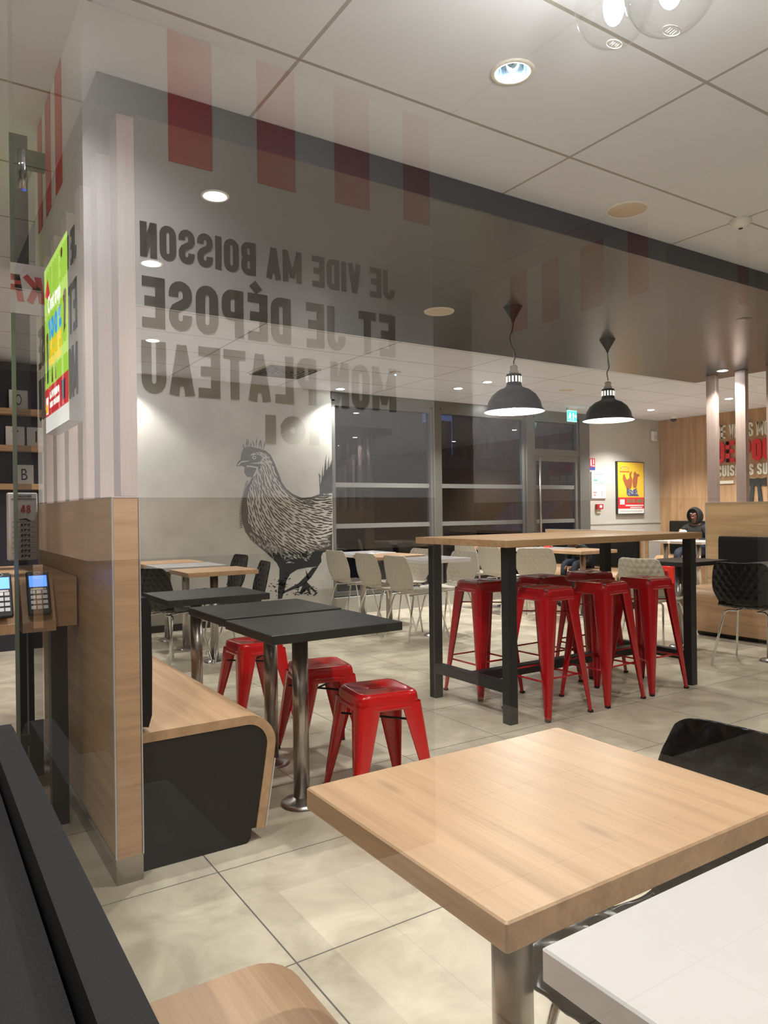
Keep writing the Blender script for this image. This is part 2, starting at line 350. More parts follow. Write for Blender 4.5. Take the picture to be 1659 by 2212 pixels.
DL_CEIL = [(1.652, 1.748, .062), (1.67, 5.996, .055), (4.16, 7.30, .055), (5.36, 6.13, .055), (5.34, 6.62, .055), (6.57, 7.30, .055),
           (8.95, 6.71, .055), (8.97, 5.53, .055), (-0.9, 1.2, .055), (-2.2, 3.6, .055), (-2.2, 1.2, .055), (3.6, 0.4, .055), (5.4, 1.2, .055), (1.65, -0.9, .055), (7.6, 1.6, .055), (-0.6, 5.9, .055), (9.3, 3.4, .055), (1.75, 7.25, .055), (-.05, 1.62, .055), (.38, .45, .055)]  # last two are added fill lights, out of view
DL_RAFT = [(1.07, 2.90, .05), (1.07, 3.85, .05), (6.55, 4.10, .05), (4.9, 2.9, .05)]
RZ = 2.515; RX0, RX1, RY0, RY1 = 0.52, 6.95, 2.45, 4.66
tag(MB().add(*plate(0, XL, WXR, YB, WY+0.1, [], False)).build('floor', M_FLOOR), kind='structure')
tag(MB().add(*plate(CH, XL, WXR, YB, WY+0.1, [(a, b, c) for a, b, c in DL_CEIL], True)).build('ceiling', M_CEIL), kind='structure')
# dark dropped soffit
mb = MB().add(*plate(RZ, RX0, RX1, RY0, RY1, DL_RAFT, True))
mb.add([(RX0,RY0,RZ),(RX1,RY0,RZ),(RX1,RY1,RZ),(RX0,RY1,RZ),(RX0,RY0,CH),(RX1,RY0,CH),(RX1,RY1,CH),(RX0,RY1,CH)], [(0,1,5,4),(1,2,6,5),(2,3,7,6),(3,0,4,7)])
raft = tag(mb.build('trim_soffit', M_RAFT), kind='structure')
tag(MB().box(RX0-0.006, RX1, RY0-0.006, RY0-0.001, RZ-0.003, CH-0.002).box(RX0-0.006, RX0-0.001, RY0-0.001, RY1, RZ-0.003, CH-0.002).build('trim_fascia', M_FASC), kind='structure')
# walls
tag(MB().box(1.02, 4.15, WY, WY+0.2, 0, CH).build('wall_back_left', M_CONC), kind='structure')
tag(MB().box(8.53, WXR+0.2, WY, WY+0.2, 0, CH).build('wall_back_right', M_PAINT), kind='structure')
tag(MB().box(XL, -1.6, WY, WY+0.2, 0, CH).build('wall_back_far_left', M_PAINT), kind='structure')
tag(MB().box(WXR, WXR+0.2, YB, WY, 0, CH).build('wall_right', W_Z), kind='structure')
tag(MB().box(XL-0.2, XL, YB, WY+0.2, 0, CH).build('wall_left', M_PAINT), kind='structure')
tag(MB().box(XL-0.2, WXR+0.2, YB-0.2, YB, 0, CH).build('wall_front', M_PAINT), kind='structure')
tag(MB().box(4.15, 7.30, WY-0.06, WY+0.1, 0, 0.20).build('wall_plinth', M_CONC), kind='structure')
tag(MB().box(1.02, 4.10, WY-0.012, WY, 0, 0.07).build('baseboard_back', M_DARK), kind='structure')
tag(MB().box(8.53, WXR, WY-0.012, WY, 0.97, 1.0).build('trim_dado', M_PAINT), kind='structure')
# window bay at the back
def window(name, x0, x1, z0, z1, strips=True):
    o = tag(empty(name, (x0, WY, 0)), kind='structure'); Wd = x1-x0
    MB().box(0, Wd, 0.045, 0.053, z0, z1).build('pane', M_PANE, o)
    f = MB(); f.box(-0.005, 0.035, 0.0, 0.09, z0-0.04, z1+0.04).box(Wd-0.035, Wd+0.005, 0.0, 0.09, z0-0.04, z1+0.04).box(0.035, Wd-0.035, 0, 0.09, z0-0.04, z0+0.01).box(0.035, Wd-0.035, 0, 0.09, z1-0.01, z1+0.06)
    f.build('window_frame', M_FRAME, o)
    if strips:
        for z in (1.50, 1.01): MB().box(0.035, Wd-0.035, 0.037, 0.043, z, z+0.055).build('frosted_strip', M_FROST, o)
    return o
window('window_1', 4.16, 5.62, 0.25, 2.47); window('window_2', 5.73, 7.25, 0.25, 2.47); window('window_3', -1.58, 1.0, 0.9, 2.47, False)
window('window_4', 7.39, 8.31, 2.06, 2.47, False)
tag(MB().box(-1.6, 1.02, WY, WY+0.15, 0, 0.9).build('wall_below_window', M_PAINT), kind='structure')
fr = MB().box(5.62, 5.73, WY-0.02, WY+0.1, 0.2, 2.53).box(7.25, 7.38, WY-0.02, WY+0.1, 0, 2.53).box(8.32, 8.53, WY-0.02, WY+0.1, 0, 2.53).box(1.0, 4.16, WY+0.05, WY+0.1, 2.5, CH).box(4.14, 8.53, WY+0.0, WY+0.1, 2.53, CH).box(-1.6, 1.02, WY, WY+0.1, 2.53, CH).box(7.38, 8.32, WY-0.01, WY+0.09, 1.98, 2.05)
tag(fr.build('trim_window_posts', M_FRAME), kind='structure')
d = tag(empty('door_1', (7.38, WY, 0)), kind='structure')
MB().box(0.0, 0.07, 0.01, 0.07, 0.0, 1.98).box(0.87, 0.94, 0.01, 0.07, 0, 1.98).box(0.07, 0.87, 0.01, 0.07, 1.9, 1.98).box(0.07, 0.87, 0.01, 0.07, 0, 0.12).build('door_frame', M_FRAME, d)
MB().box(0.07, 0.87, 0.036, 0.044, 0.12, 1.9).build('pane', M_PANE, d)
MB().tube([(0.10, -0.04, 0.5), (0.10, -0.04, 1.95)], 0.016).tube([(0.10, -0.04, 0.6), (0.10, 0.02, 0.6)], 0.009).tube([(0.10, -0.04, 1.85), (0.10, 0.02, 1.85)], 0.009).build('door_handle', M_STEEL, d)
for z in (1.50, 1.01): MB().box(0.07, 0.87, 0.028, 0.034, z, z+0.055).build('frosted_strip', M_FROST, d)

# ------------------------------------------------------------------ outside
tag(MB().box(-14, 32, WY+0.25, 45, -0.12, -0.02).build('ground', mat('wet asphalt', (0.012, 0.013, 0.013), 0.9, spec=0.1)), kind='structure')
M_NIGHT = mat('night leaves', (0.006, 0.012, 0.006), 0.8); M_NB = mat('night render wall', (0.03, 0.025, 0.022), 0.8)
def far_tree(x, y, h, r, label):
    t = thing('tree', label, 'tree', (x, y, -0.02), group='trees outside the windows')
    mb = MB(); rows = []
    for i in range(15):
        u = i/14; z = h*(0.15+0.85*u); rr = r*math.sin(math.pi*(0.12+0.86*u))**0.7*(1-0.45*u)
        rows.append([((rr*(1+0.25*random.uniform(-1, 1)))*math.cos(a*math.pi/10), (rr*(1+0.25*random.uniform(-1, 1)))*math.sin(a*math.pi/10), z+random.uniform(-.1, .1)) for a in range(20)])
    mb.grid(rows, True, False).build('foliage', M_NIGHT, t)
    MB().tube([(0, 0, 0), (0, 0, h*0.5)], 0.15, r_end=0.08).build('trunk', M_NB, t)
far_tree(17.3, 20, 4.7, .9, 'pointed dark tree silhouette outside the middle window'); far_tree(18.7, 23, 3.9, 1.2, 'round dark tree silhouette outside the middle window'); far_tree(14.0, 33, 3.4, 2.0, 'low dark tree silhouette beyond the neighbouring building')
b = thing('building', 'dark neighbouring building with tall chimney block outside the window', 'building', (12.0, 21, -0.02))
MB().box(-6, 3.3, 0, 5, 0, 4.9).build('wall', M_NB, b); MB().box(3.9, 4.6, 0, 2, 0, 4.5).build('chimney_block', M_NB, b)
b = thing('building', 'brown rendered building outside behind the glass door', 'building', (23.2, 22, -0.02))
MB().box(-2.6, 2.4, 0, 4, 0, 6.2).build('wall', mat('brown render', (.06, .03, .025), .8), b)
b = thing('hedge', 'long dark hedge beyond the parking outside', 'hedge', (17.5, 18.5, -0.02))
MB().bbox(-9, 8, -4, -3.0, 0, 2.6, .3).build('foliage', M_NIGHT, b)
b = thing('car', 'dark parked car outside the glass door', 'car', (12.4, 11.6, -0.02))
cp = [(-2.0, .25), (2.0, .25), (2.05, .65), (1.5, .85), (0.7, 1.35), (-0.9, 1.38), (-1.6, .9), (-2.05, .8)]
MB().prism(cp, 'y', -0.8, 0.8).build('body', mat('dark car paint', (0.03, 0.035, 0.05), 0.25, 0.3), b)
for wx in (-1.25, 1.25):
    for wy in (-0.75, 0.75):
        MB().tube([(wx, wy-0.09, .32), (wx, wy+0.09, .32)], .32, 20).build('wheel', M_RUB, b)

# ------------------------------------------------------------------ partition with glass next to the camera
GX = 0.130; GY1 = 1.222
g = thing('glass_partition', 'tall clear glass screen with green edge rising behind the near black bench back', 'glass screen', (GX, 0, 0))
MB().box(0, 0.006, -1.3, GY1-0.001, 0.02, 2.60).build('glass_pane', M_SCREEN, g)
MB().box(0, 0.006, GY1-0.001, GY1, 0.02, 2.60).build('glass_edge', M_EDGE, g)
for z in (0.03, 2.585): MB().box(-0.004, 0.012, -1.3, GY1, z-0.03, z+0.03).build('channel', M_STEEL, g)
for z in (0.62, 1.72): MB().tube([(0.016, GY1-0.012, z-0.03), (0.016, GY1-0.012, z+0.03)], 0.006).build('clip', M_CHROME, g)

# ------------------------------------------------------------------ half walls, slats
def half_wall(name, label, x0, x1, y0, y1, zt, near, wallmat=W_WALL):
    t = thing(name, label, 'half wall', ((x0+x1)/2, y0, 0)); X0, X1 = -(x1-x0)/2, (x1-x0)/2; D = y1-y0
    MB().box(X0+0.002, X1-0.002, 0.002, D-0.002, 0.085, zt).build('panel', wallmat, t)
    e = 0.0 if near else D
    MB().box(X0+0.004, X1-0.004, (-0.004 if near else D-0.002), (0.002 if near else D+0.004), 0.085, zt-0.003).build('end_panel', W_END, t)
    k = MB()
    for X in (X0, X1): k.box(X-0.002, X+0.003 if X < 0 else X+0.002, (-0.006 if near else D-0.001), (0.003 if near else D+0.006), 0.085, zt)
    k.box(X0, X1, 0, D, zt, zt+0.003)
    k.build('edging_strip', M_ALU, t)
    MB().box(X0, X1, -0.003, D, 0.0, 0.085).build('kick_plate', M_STEELP, t)
    return t
half_wall('half_wall', 'oak clad half wall with steel kick plate ending the left bench', 0.547, 0.633, 2.462, 4.12, 1.258, True)
half_wall('half_wall', 'oak half wall behind the black padded bench at far right', 6.665, 6.75, 1.9, 4.37, 1.25, False)
half_wall('half_wall', 'low oak half wall behind the bench beyond the bar table', 7.40, 7.48, 5.67, 7.3, 0.93, True)
slat = None
pos = [(0.577, 2.466+0.307*k, CH if False else RZ-0.001, 'left') for k in range(6)] + [(6.685, 4.262-0.305*k, RZ-0.001, 'right') for k in range(6)]
names = ['nearest slat at the end of the left half wall', 'second slat from the near end of the left half wall', 'third slat of the left half wall beside the green poster', 'slat behind the near half of the green poster', 'slat behind the far half of the green poster', 'farthest slat on the left half wall',
         'first slat at the free end of the right half wall', 'second slat from the free end of the right half wall', 'third slat on the right half wall at the picture edge', 'fourth slat of the right half wall', 'fifth slat of the right half wall', 'sixth slat of the right half wall']
for i, (x, y, zt, side) in enumerate(pos):
    zb = 1.262 if side == 'left' else 1.254
    o = MB().bbox(0, 0.056, 0, 0.102 if side == 'right' else 0.095, zb, zt, 0.0015).build('wood_slat', W_SLAT, None, (x, y, 0))
    tag(o, 'upright pale oak ' + names[i], 'slat', 'slats on the %s half wall' % side)

# ------------------------------------------------------------------ benches
def bench(label, xb, xf, y0, y1, sgn=1, pad=True, padtop=0.92):
    # xb: back at the wall; xf: foremost bulge; sgn +1 faces +x
    t = thing('bench', label, 'bench', ((xb+xf)/2, (y0+y1)/2, 0)); cx, cy = (xb+xf)/2, (y0+y1)/2
    L = abs(xf-xb); D = (y1-y0)/2
    def X(u): return (xb + sgn*u) - cx
    out = [(0, .465), (L-.115, .465)]
    for k in range(1, 9):
        a = math.pi/2*(1-k/8)*1.0; out.append((L-.115+.113*math.cos(a), .352+.113*math.sin(a)))
    out += [(L-.012, .28), (L-.05, .045)]
    inn = [(L-.083, .048), (L-.045, .28)]
    for k in range(8, 0, -1):
        a = math.pi/2*(1-k/8); inn.append((L-.115+.080*math.cos(a), .352+.080*math.sin(a)))
    inn += [(L-.115, .432), (0, .432)]
    MB().prism([(X(u), z) for u, z in out+inn], 'y', -D, D).build('curved_seat', W_Y, t)
    MB().prism([(X(u), z) for u, z in ([(0, .43), (L-.115, .43)] + [(L-.115+.078*math.cos(math.pi/2*(1-k/8)), .352+.078*math.sin(math.pi/2*(1-k/8))) for k in range(1, 9)] + [(L-.047, .28), (L-.085, .05), (L-.10, .05), (L-.105, .015), (L-.12, .0), (0, 0)])], 'y', -D+.004, D-.004).build('base', M_DARK, t)
    MB().prism([(X(L-.049), .045), (X(L-.044), .045), (X(L-.004), .29), (X(L-.009), .29)], 'y', -D-.002, -D+.004).build('edging_strip', M_ALU, t)
    if pad:
        pr = [(0.002, .487), (.03, .480), (.042, .52), (.045, .70), (.042, padtop-.03), (.03, padtop), (0.002, padtop)]
        MB().prism([(X(u), z) for u, z in pr], 'y', -D+.01, D-.01, True).build('back_cushion', M_LEATH, t)
    return t
bench('curved oak bench with black end panel under the black tables', 0.640, 1.134, 2.505, 4.62)
bench('oak bench with black back cushion at the right picture edge', 6.660, 6.17, 2.1, 4.22, -1)
bench('oak bench with black back cushion beyond the bar table', 7.395, 6.93, 5.72, 7.25, -1, padtop=.86)
bench('oak bench with black back cushion along the wood wall behind the hooded person', 10.19, 9.75, 5.0, 7.3, -1, padtop=1.0)
bench('near oak bench seat at the bottom edge of the picture', 0.145, 0.565, -0.6, 1.12, 1, False)
# near black backrest
t = thing('bench', 'close black padded bench back filling the lower left corner', 'bench', (0.0, 0.2, 0))
def rounded(y0, y1, zt, r, z0=0.3, n=10):
    p = [(y0, z0), (y1, z0), (y1, zt-r)]
    p += [(y1-r+r*math.cos(math.pi/2*k/n), zt-r+r*math.sin(math.pi/2*k/n)) for k in range(1, n+1)]
    return p + [(y0, zt)]
MB().prism(rounded(-1.2, 1.14, .905, .20), 'x', 0.088, 0.118).build('outer_rim', M_LEATH, t)
MB().prism(rounded(-1.2, 0.93, .880, .10), 'x', 0.040, 0.084).build('cushion', M_LEATH, t)
MB().prism(rounded(-1.2, 0.88, .84, .10), 'x', -0.03, 0.038).build('inner_rim', M_LEATH, t)
MB().box(-0.02, 0.11, -1.15, 0.6, 0, 0.3).build('base', M_DARK, t)

# ------------------------------------------------------------------ tables
def make_table(name, label, cat, topmat, group=None):
    t = thing(name, label, cat, group=group)
    MB().bbox(-.29, .29, -.24, .24, .714, .75, .0025).build('tabletop', topmat, t)
    MB().tube([(0, 0, .02), (0, 0, .712)], .033, 24).build('leg', M_STEEL, t)
    MB().lathe([(0, .030), (.034, .030), (.045, .022), (.075, .017), (.086, .008), (.088, 0)], 32).build('base', M_STEEL, t)
    MB().box(-.12, .12, -.05, .05, .704, .7135).build('top_bracket', M_BLKM, t)
    return t
protoT = {}
def table(kind, x, y, label, group, leg=None):
    mt = {'black': M_BLK, 'oak': W_Y, 'white': M_WHITE}[kind]
    if kind not in protoT: o = protoT[kind] = make_table('cafe_table', label, 'table', mt, group)
    else: o = copy_tree(protoT[kind]); tag(o, label, 'table', group)
    o.location = (x, y, 0)
    if leg:
        for c in [c for c in bpy.data.objects if c.parent == o and c.name.split('.')[0] in ('leg', 'base', 'top_bracket')]: c.location = (leg[0], leg[1], 0)
    return o
GL = 'square pedestal tables by the left bench'
table('black', 1.40, 2.715, 'black square table nearest along the left bench, above the front red stool', GL, (-.055, .01))
table('black', 1.415, 3.245, 'black square table, middle of the three along the left bench', GL, (.03, .0))
table('black', 1.415, 4.065, 'black square table farthest along the left bench', GL)
GB = 'pedestal tables in front of the hen mural'
table('oak', 2.07, 5.75, 'oak topped table, nearest of the three in front of the grey wall', GB)
table('white', 2.06, 6.45, 'white topped table between two oak ones by the grey wall', GB)
table('oak', 2.06, 7.0, 'oak topped table closest to the grey wall', GB)
GC = 'pedestal tables by the first window'
table('white', 4.23, 5.68, 'white topped table nearest of the row by the first window', GC)
table('oak', 4.21, 6.41, 'oak topped table in the middle of the row by the first window', GC)
table('white', 4.25, 7.0, 'white topped table closest to the first window', GC)
GD = 'pedestal tables beyond the bar table'
table('oak', 6.22, 6.86, 'oak topped table closest to the middle window', GD)
table('white', 6.27, 6.22, 'white topped table between two oak ones beyond the bar table', GD)
table('oak', 6.31, 5.65, 'oak topped table seen under the bar table top', GD)
table('black', 5.63, 3.91, 'black topped table behind the right end of the bar table', 'black tables at the right')
table('black', 5.66, 3.12, 'black topped table at the right edge behind the black chair', 'black tables at the right')
table('white', 9.04, 6.04, 'white topped table in front of the hooded person, right one', 'white tables by the wood wall')
table('white', 9.04, 6.56, 'white topped table left of the hooded person', 'white tables by the wood wall')
table('oak', 0.83, 0.838, 'large oak topped table in the right foreground', 'foreground tables', (-.035, .03))
table('white', 0.83, 0.306, 'white glossy table at the bottom right corner', 'foreground tables', (-.06, .12))

# ------------------------------------------------------------------ bar table
t = thing('bar_table', 'long tall oak topped table on a black steel frame with red stools beneath', 'bar table', (3.63, 3.42, 0))
MB().bbox(-.90, .87, -.44, .42, .995, 1.035, .002).build('tabletop', W_BAR, t)
for px_, py_ in ((-.808, -.351), (-.785, .368), (.817, -.376), (.817, .34)):
    MB().box(px_-.03, px_+.03, py_-.03, py_+.03, 0, .994).build('leg', M_BLKM, t)
MB().box(-.82, -.77, -.32, .34, .165, .225).build('foot_rail', M_BLKM, t)
MB().box(.79, .84, -.34, .31, .165, .225).build('foot_rail', M_BLKM, t)
MB().box(-.77, .79, -.03, .03, .165, .225).build('foot_rail', M_BLKM, t)

# ------------------------------------------------------------------ stools
def sup(n, hx, hy, e=0.18):
    out = []
    for k in range(n):
        a = 2*math.pi*(k+.5)/n; c, s_ = math.cos(a), math.sin(a)
        q = 1/max(abs(c), abs(s_)); rx = q*c; ry = q*s_
        # rounded square
        p = 8.0; l = (abs(rx)**p+abs(ry)**p)**(1/p); out.append((hx*rx/l, hy*ry/l))
    return out
def stool(name, label, H, top, foot, M, group):
    t = thing(name, label, 'stool', group=group); n = 48
    base = sup(n, 1, 1)
    def loop(h, z): return [(u*h, v*h, z) for u, v in base]
    slot = [(0.045*math.cos(2*math.pi*(k+.5)/n), 0.017*math.sin(2*math.pi*(k+.5)/n)) for k in range(n)]
    rows = [[(a, b_, H-.018) for a, b_ in slot], [(a, b_, H-.006) for a, b_ in slot], [(a*1.12, b_*1.2, H-.0035) for a, b_ in slot],
            loop(top-.035, H-.004), loop(top-.027, H), loop(top-.012, H), loop(top-.004, H-.005), loop(top, H-.016), loop(top+.004, H-.045), loop(top+.004, H-.049), loop(top+.007, H-.051), loop(top+.009, H-.068), loop(top+.006, H-.070), loop(top-.004, H-.04)]
    MB().grid(rows, True).build('seat', M, t)
    MB().lathe([(0, H-.019), (.05, H-.019)], 24).build('hole_shade_disc', M_RUB, t)  # black disc under the slot stands in for the shade inside it
    for sx_ in (-1, 1):
        for sy_ in (-1, 1):
            L = MB(); rws = []
            zt = H-.045
            for i in range(9):
                u = i/8; z = zt*(1-u)+.010*u
                cx = sx_*(top+.006+(foot-top-.006)*u); cy = sy_*(top+.006+(foot-top-.006)*u)
                fl = (.092*(1-u)+.026*u)*(1.0 if u < .0 else 1) ; r = .020*(1-u)+.010*u
                ring = []
                ring.append((cx-sx_*fl, cy, z)); ring.append((cx-sx_*(fl*.5+r*.5), cy, z))
                for k in range(5):
                    a = math.pi/2*k/4; ring.append((cx-sx_*r+sx_*r*math.sin(a), cy-sy_*r+sy_*r*math.cos(a), z))
                ring.append((cx, cy-sy_*(fl*.5+r*.5), z)); ring.append((cx, cy-sy_*fl, z))
                th = .004
                inner = [(p[0]-sx_*th, p[1]-sy_*th, z) for p in reversed(ring)]
                rws.append(ring+inner)
            L.grid(rws, True)
            lg = L.build('leg', M, t)
            f = foot
            MB().box(sx_*(f-.022), sx_*(f+.002), sy_*(f-.022), sy_*(f+.002), 0, .014).build('rubber_foot', M_RUB, lg)
    def at(z):
        u = (H-.045-z)/(H-.067); return top+.006+(foot-top-.006)*u
    c = MB()
    if H > .6:
        for z in (.235,):
            q = at(z)-.012
            c2 = MB().tube([(-q, -q, z), (q, -q, z)], .006, 8).tube([(-q, q, z), (q, q, z)], .006, 8).tube([(-q, -q, z-.02), (-q, q, z-.02)], .006, 8).tube([(q, -q, z-.02), (q, q, z-.02)], .006, 8)
            c2.build('foot_ring', M, t)
        q = at(.60)-.015
        c.tube([(-q, -q, .60), (q, q, .60)], .004, 8).tube([(-q, q, .594), (q, -q, .594)], .004, 8).build('brace', M, t)
    else:
        q = at(.335)-.012
        c.tube([(-q, -q, .335), (q, q, .335)], .005, 8).tube([(-q, q, .329), (q, -q, .329)], .005, 8).build('brace', M_RUB, t)
    return t
GS = 'low red metal stools'
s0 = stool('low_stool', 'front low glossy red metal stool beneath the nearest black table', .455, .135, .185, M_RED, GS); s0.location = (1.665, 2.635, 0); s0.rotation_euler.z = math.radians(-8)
for x, y, r, lb in ((1.70, 3.225, -10, 'middle low glossy red metal stool, partly behind the steel table post'), (1.70, 4.05, 2, 'farthest low glossy red metal stool of the left bench row'), (8.35, 6.0, 3, 'bright red low stool seen through the right end of the bar table')):
    o = copy_tree(s0); tag(o, lb, 'stool', GS); o.location = (x, y, 0); o.rotation_euler.z = math.radians(r)
GS = 'tall red metal stools at the bar table'
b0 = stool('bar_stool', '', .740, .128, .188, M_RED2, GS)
for i, (x, y, r, lb) in enumerate(((3.185, 3.145, 1, 'tall red stool nearest the camera, with a chipped seat corner'), (3.18, 3.715, 0, 'tall red stool behind the left black table leg'), (3.685, 3.155, 3, 'tall red stool in the middle of the front row'),
        (4.145, 3.17, 0, 'tall red stool at the right end of the front row'), (3.72, 3.70, 2, 'tall red stool in the middle of the back row'), (4.22, 3.72, -2, 'tall red stool at the right end of the back row'))):
    o = b0 if i == 0 else copy_tree(b0); tag(o, lb, 'stool', GS); o.location = (x, y, 0); o.rotation_euler.z = math.radians(r)
    if i == 0: MB().sphere((-.122, -.122, .737), .012, 10, 6, (1, 1, .35)).build('paint_chip', mat('bare grey metal', (0.25, .25, .27), .5, .6), o)

# ------------------------------------------------------------------ shell chairs
def shell_part(v0, v1, nv, nu=40, quilt=.009):
    # profile (y, z, half width) from back top down and forward to the seat front
    P = [(-.245, .79, .186), (-.235, .74, .199), (-.215, .66, .216), (-.195, .58, .222), (-.182, .52, .205), (-.165, .475, .190), (-.13, .446, .198), (-.07, .436, .215), (.02, .440, .225), (.12, .445, .222), (.20, .440, .205), (.225, .432, .175)]
    # arc length
    S = [0]
    for a, b_ in zip(P, P[1:]): S.append(S[-1]+math.hypot(b_[0]-a[0], b_[1]-a[1]))
    T = S[-1]
    def smp(s):
        s = max(0, min(T, s)); i = 0
        while i < len(S)-2 and S[i+1] < s: i += 1
        u = (s-S[i])/(S[i+1]-S[i]); 
        p0 = P[max(i-1, 0)]; p1 = P[i]; p2 = P[i+1]; p3 = P[min(i+2, len(P)-1)]
        return [0.5*((2*b1)+(-a+c)*u+(2*a-5*b1+4*c-d_)*u*u+(-a+3*b1-3*c+d_)*u**3) for a, b1, c, d_ in zip(p0, p1, p2, p3)]
    top, bot = [], []
    for i in range(nv+1):
        s = T*(v0+(v1-v0)*i/nv); y, z, hw = smp(s); y2, z2, _ = smp(s+.004); y1, z1, _ = smp(s-.004)
        ty, tz = y2-y1, z2-z1; l = math.hypot(ty, tz) or 1; ny, nz = -tz/l, ty/l   # towards the sitter
        if i == 0 and v0 == 0: pass
        r1, r2 = [], []
        for k in range(nu+1):
            u = -1+2*k/nu; x = hw*u
            curl = .035*u*u*(1 if s < .35 else .35)
            a = (x/.058+s/.085); c_ = (x/.058-s/.085)
            tri = lambda q: abs((q % 1)-.5)*2
            hgt = min(1-tri(a), 1-tri(c_)); q = quilt*(hgt**.7 if hgt > 0 else 0)
            edge = min(1, (1-abs(u))/.06); q *= edge
            drop = 0
            if s < .03: drop = (.03-s)*.0
            zz = z - (abs(u)**9)*.022*(1 if s < .08 else 0)*(1-s/.08 if s < .08 else 0)
            o1 = curl+q
            r1.append((x, y+ny*o1, zz+nz*o1)); r2.append((x, y+ny*(curl-.0055+q), zz+nz*(curl-.0055+q)))
        top.append(r1); bot.append(r2)
    mb = MB(); mb.grid(top); mb.grid(bot)
    for a, b_ in ((top[0], bot[0]), (top[-1], bot[-1]), ([r[0] for r in top], [r[0] for r in bot]), ([r[-1] for r in top], [r[-1] for r in bot])): mb.grid([a, b_], False, True)
    return mb
def make_chair(label, M, group):
    t = thing('shell_chair', label, 'chair', group=group)
    shell_part(0, .47, 44).build('backrest', M, t); shell_part(.47, 1, 40).build('seat', M, t)
    for sx_ in (-1, 1):
        for sy_ in (-1, 1):
            x0, y0 = sx_*.13, .02+sy_*.12; x1, y1 = sx_*.215, .02+sy_*.235
            MB().tube([(x0*.6, y0, .418), (x0, y0, .418), (x0+sx_*.022, y0+sy_*.010, .405), (x0+sx_*.030, y0+sy_*.022, .375), (x1, y1, .006)], .0085, 10).build('leg', M_CHROME, t)
    MB().tube([(-.08, -.10, .418), (-.08, .14, .418)], .007, 8).tube([(.08, -.10, .418), (.08, .14, .418)], .007, 8).build('seat_frame', M_CHROME, t)
    return t
GW = 'ivory quilted shell chairs'; GK = 'black quilted shell chairs'
pw = pk = None
def chair(kind, bx, by, head, label):
    # bx, by: place of the back's top middle; head: degrees the chair faces, 0 = +y, -90 = +x
    global pw, pk
    if kind == 'w':
        if pw is None: o = pw = make_chair(label, M_SHW, GW)
        else: o = copy_tree(pw)
    else:
        if pk is None: o = pk = make_chair(label, M_SHB, GK)
        else: o = copy_tree(pk)
    tag(o, label, 'chair', GW if kind == 'w' else GK)
    a = math.radians(head); o.rotation_euler.z = a
    o.location = (bx-.24*math.sin(a), by+.24*math.cos(a), 0)
chair('w', 3.755, 5.66, -90, 'ivory quilted chair at the left of the near white table by the first window')
chair('w', 3.77, 6.22, -90, 'ivory quilted chair second along the left side of the window row')
chair('w', 3.82, 6.92, -88, 'ivory quilted chair against the end of the hen mural')
chair('w', 4.735, 5.77, 92, 'ivory quilted chair facing left at the near white window table')
chair('w', 4.74, 6.52, 90, 'ivory quilted chair facing left at the middle oak window table')
chair('w', 5.62, 6.92, -90, 'ivory quilted chair left of the oak table by the middle window')
chair('w', 5.56, 6.42, -92, 'ivory quilted chair with its back showing, left of the far white table')
chair('w', 5.62, 5.71, -58, 'ivory quilted chair turned away behind the left bar table leg')
chair('w', 5.02, 3.92, -85, 'ivory quilted chair behind the tall stools by the right black table')
chair('k', 5.12, 3.10, -80, 'black quilted chair on chrome legs at the right edge')
chair('k', 2.56, 5.78, 80, 'black quilted chair right of the nearest oak table by the grey wall')
chair('k', 2.60, 6.44, 84, 'black quilted chair in the middle of the row by the grey wall')
chair('k', 2.80, 6.92, 90, 'black quilted chair closest to the grey wall')
chair('k', 1.50, 5.68, -62, 'black quilted chair with glossy seat left of the oak tables')
chair('k', 1.295, 0.715, 91, 'large black quilted chair back behind the foreground oak table')

# ------------------------------------------------------------------ downlights, speakers, ceiling items
def downlight(label, r, z, power, group, deep=False):
    t = thing('downlight', label, 'ceiling light', group=group)
    MB().lathe([(r*.84, .003), (r*.86, -.004), (r*1.12, -.006), (r*1.16, -.002), (r*1.16, .0)], 32).build('trim_ring', M_RING, t)
    MB().lathe([(r*.86, -.003), (r*.78, .02), (r*.62, .045), (r*.45, .055)], 32).build('reflector', M_REFL, t)
    if deep: MB().lathe([(0, .046), (r*.3, .047), (r*.47, .054)], 24).build('lens', M_GLOW, t)
    else: MB().lathe([(0, -.010), (r*.35, -.009), (r*.70, -.004), (r*.80, .004)], 24).build('lens', M_GLOW, t)
    l = bpy.data.lights.new('lamp', 'SPOT'); l.energy = power; l.spot_size = math.radians(118); l.spot_blend = .55; l.shadow_soft_size = .035; l.color = (1.0, .97, .945)
    lo = bpy.data.objects.new('lamp', l); COL.objects.link(lo); lo.parent = t; lo.location = (0, 0, .030 if deep else -.014)
    if deep: l.spot_size = math.radians(160); l.shadow_soft_size = .015
    return t
GDL = 'round recessed downlights'
lab = ['large downlight in the near ceiling at upper right', 'downlight in the beige ceiling beside the slats', 'downlight above the hen mural edge', 'downlight left of the first pendant lamp', 'small downlight left of the pendant pair', 'downlight just left of the first pendant shade',
       'downlight right of the second pendant lamp', 'downlight between the right slats', 'downlight over the tray station', 'downlight over the far left corner', 'downlight by the left wall', 'downlight over the right foreground', 'downlight over the right aisle', 'downlight behind the camera', 'downlight over the far right aisle', 'downlight over the letter board', 'downlight near the lettered wood wall', 'downlight washing the left part of the grey wall', 'downlight added before the tray station to brighten the near floor and left half wall', 'downlight added above the near bench seat to brighten the half wall end']  # last two: unseen lamps added to brighten the near floor and left half wall
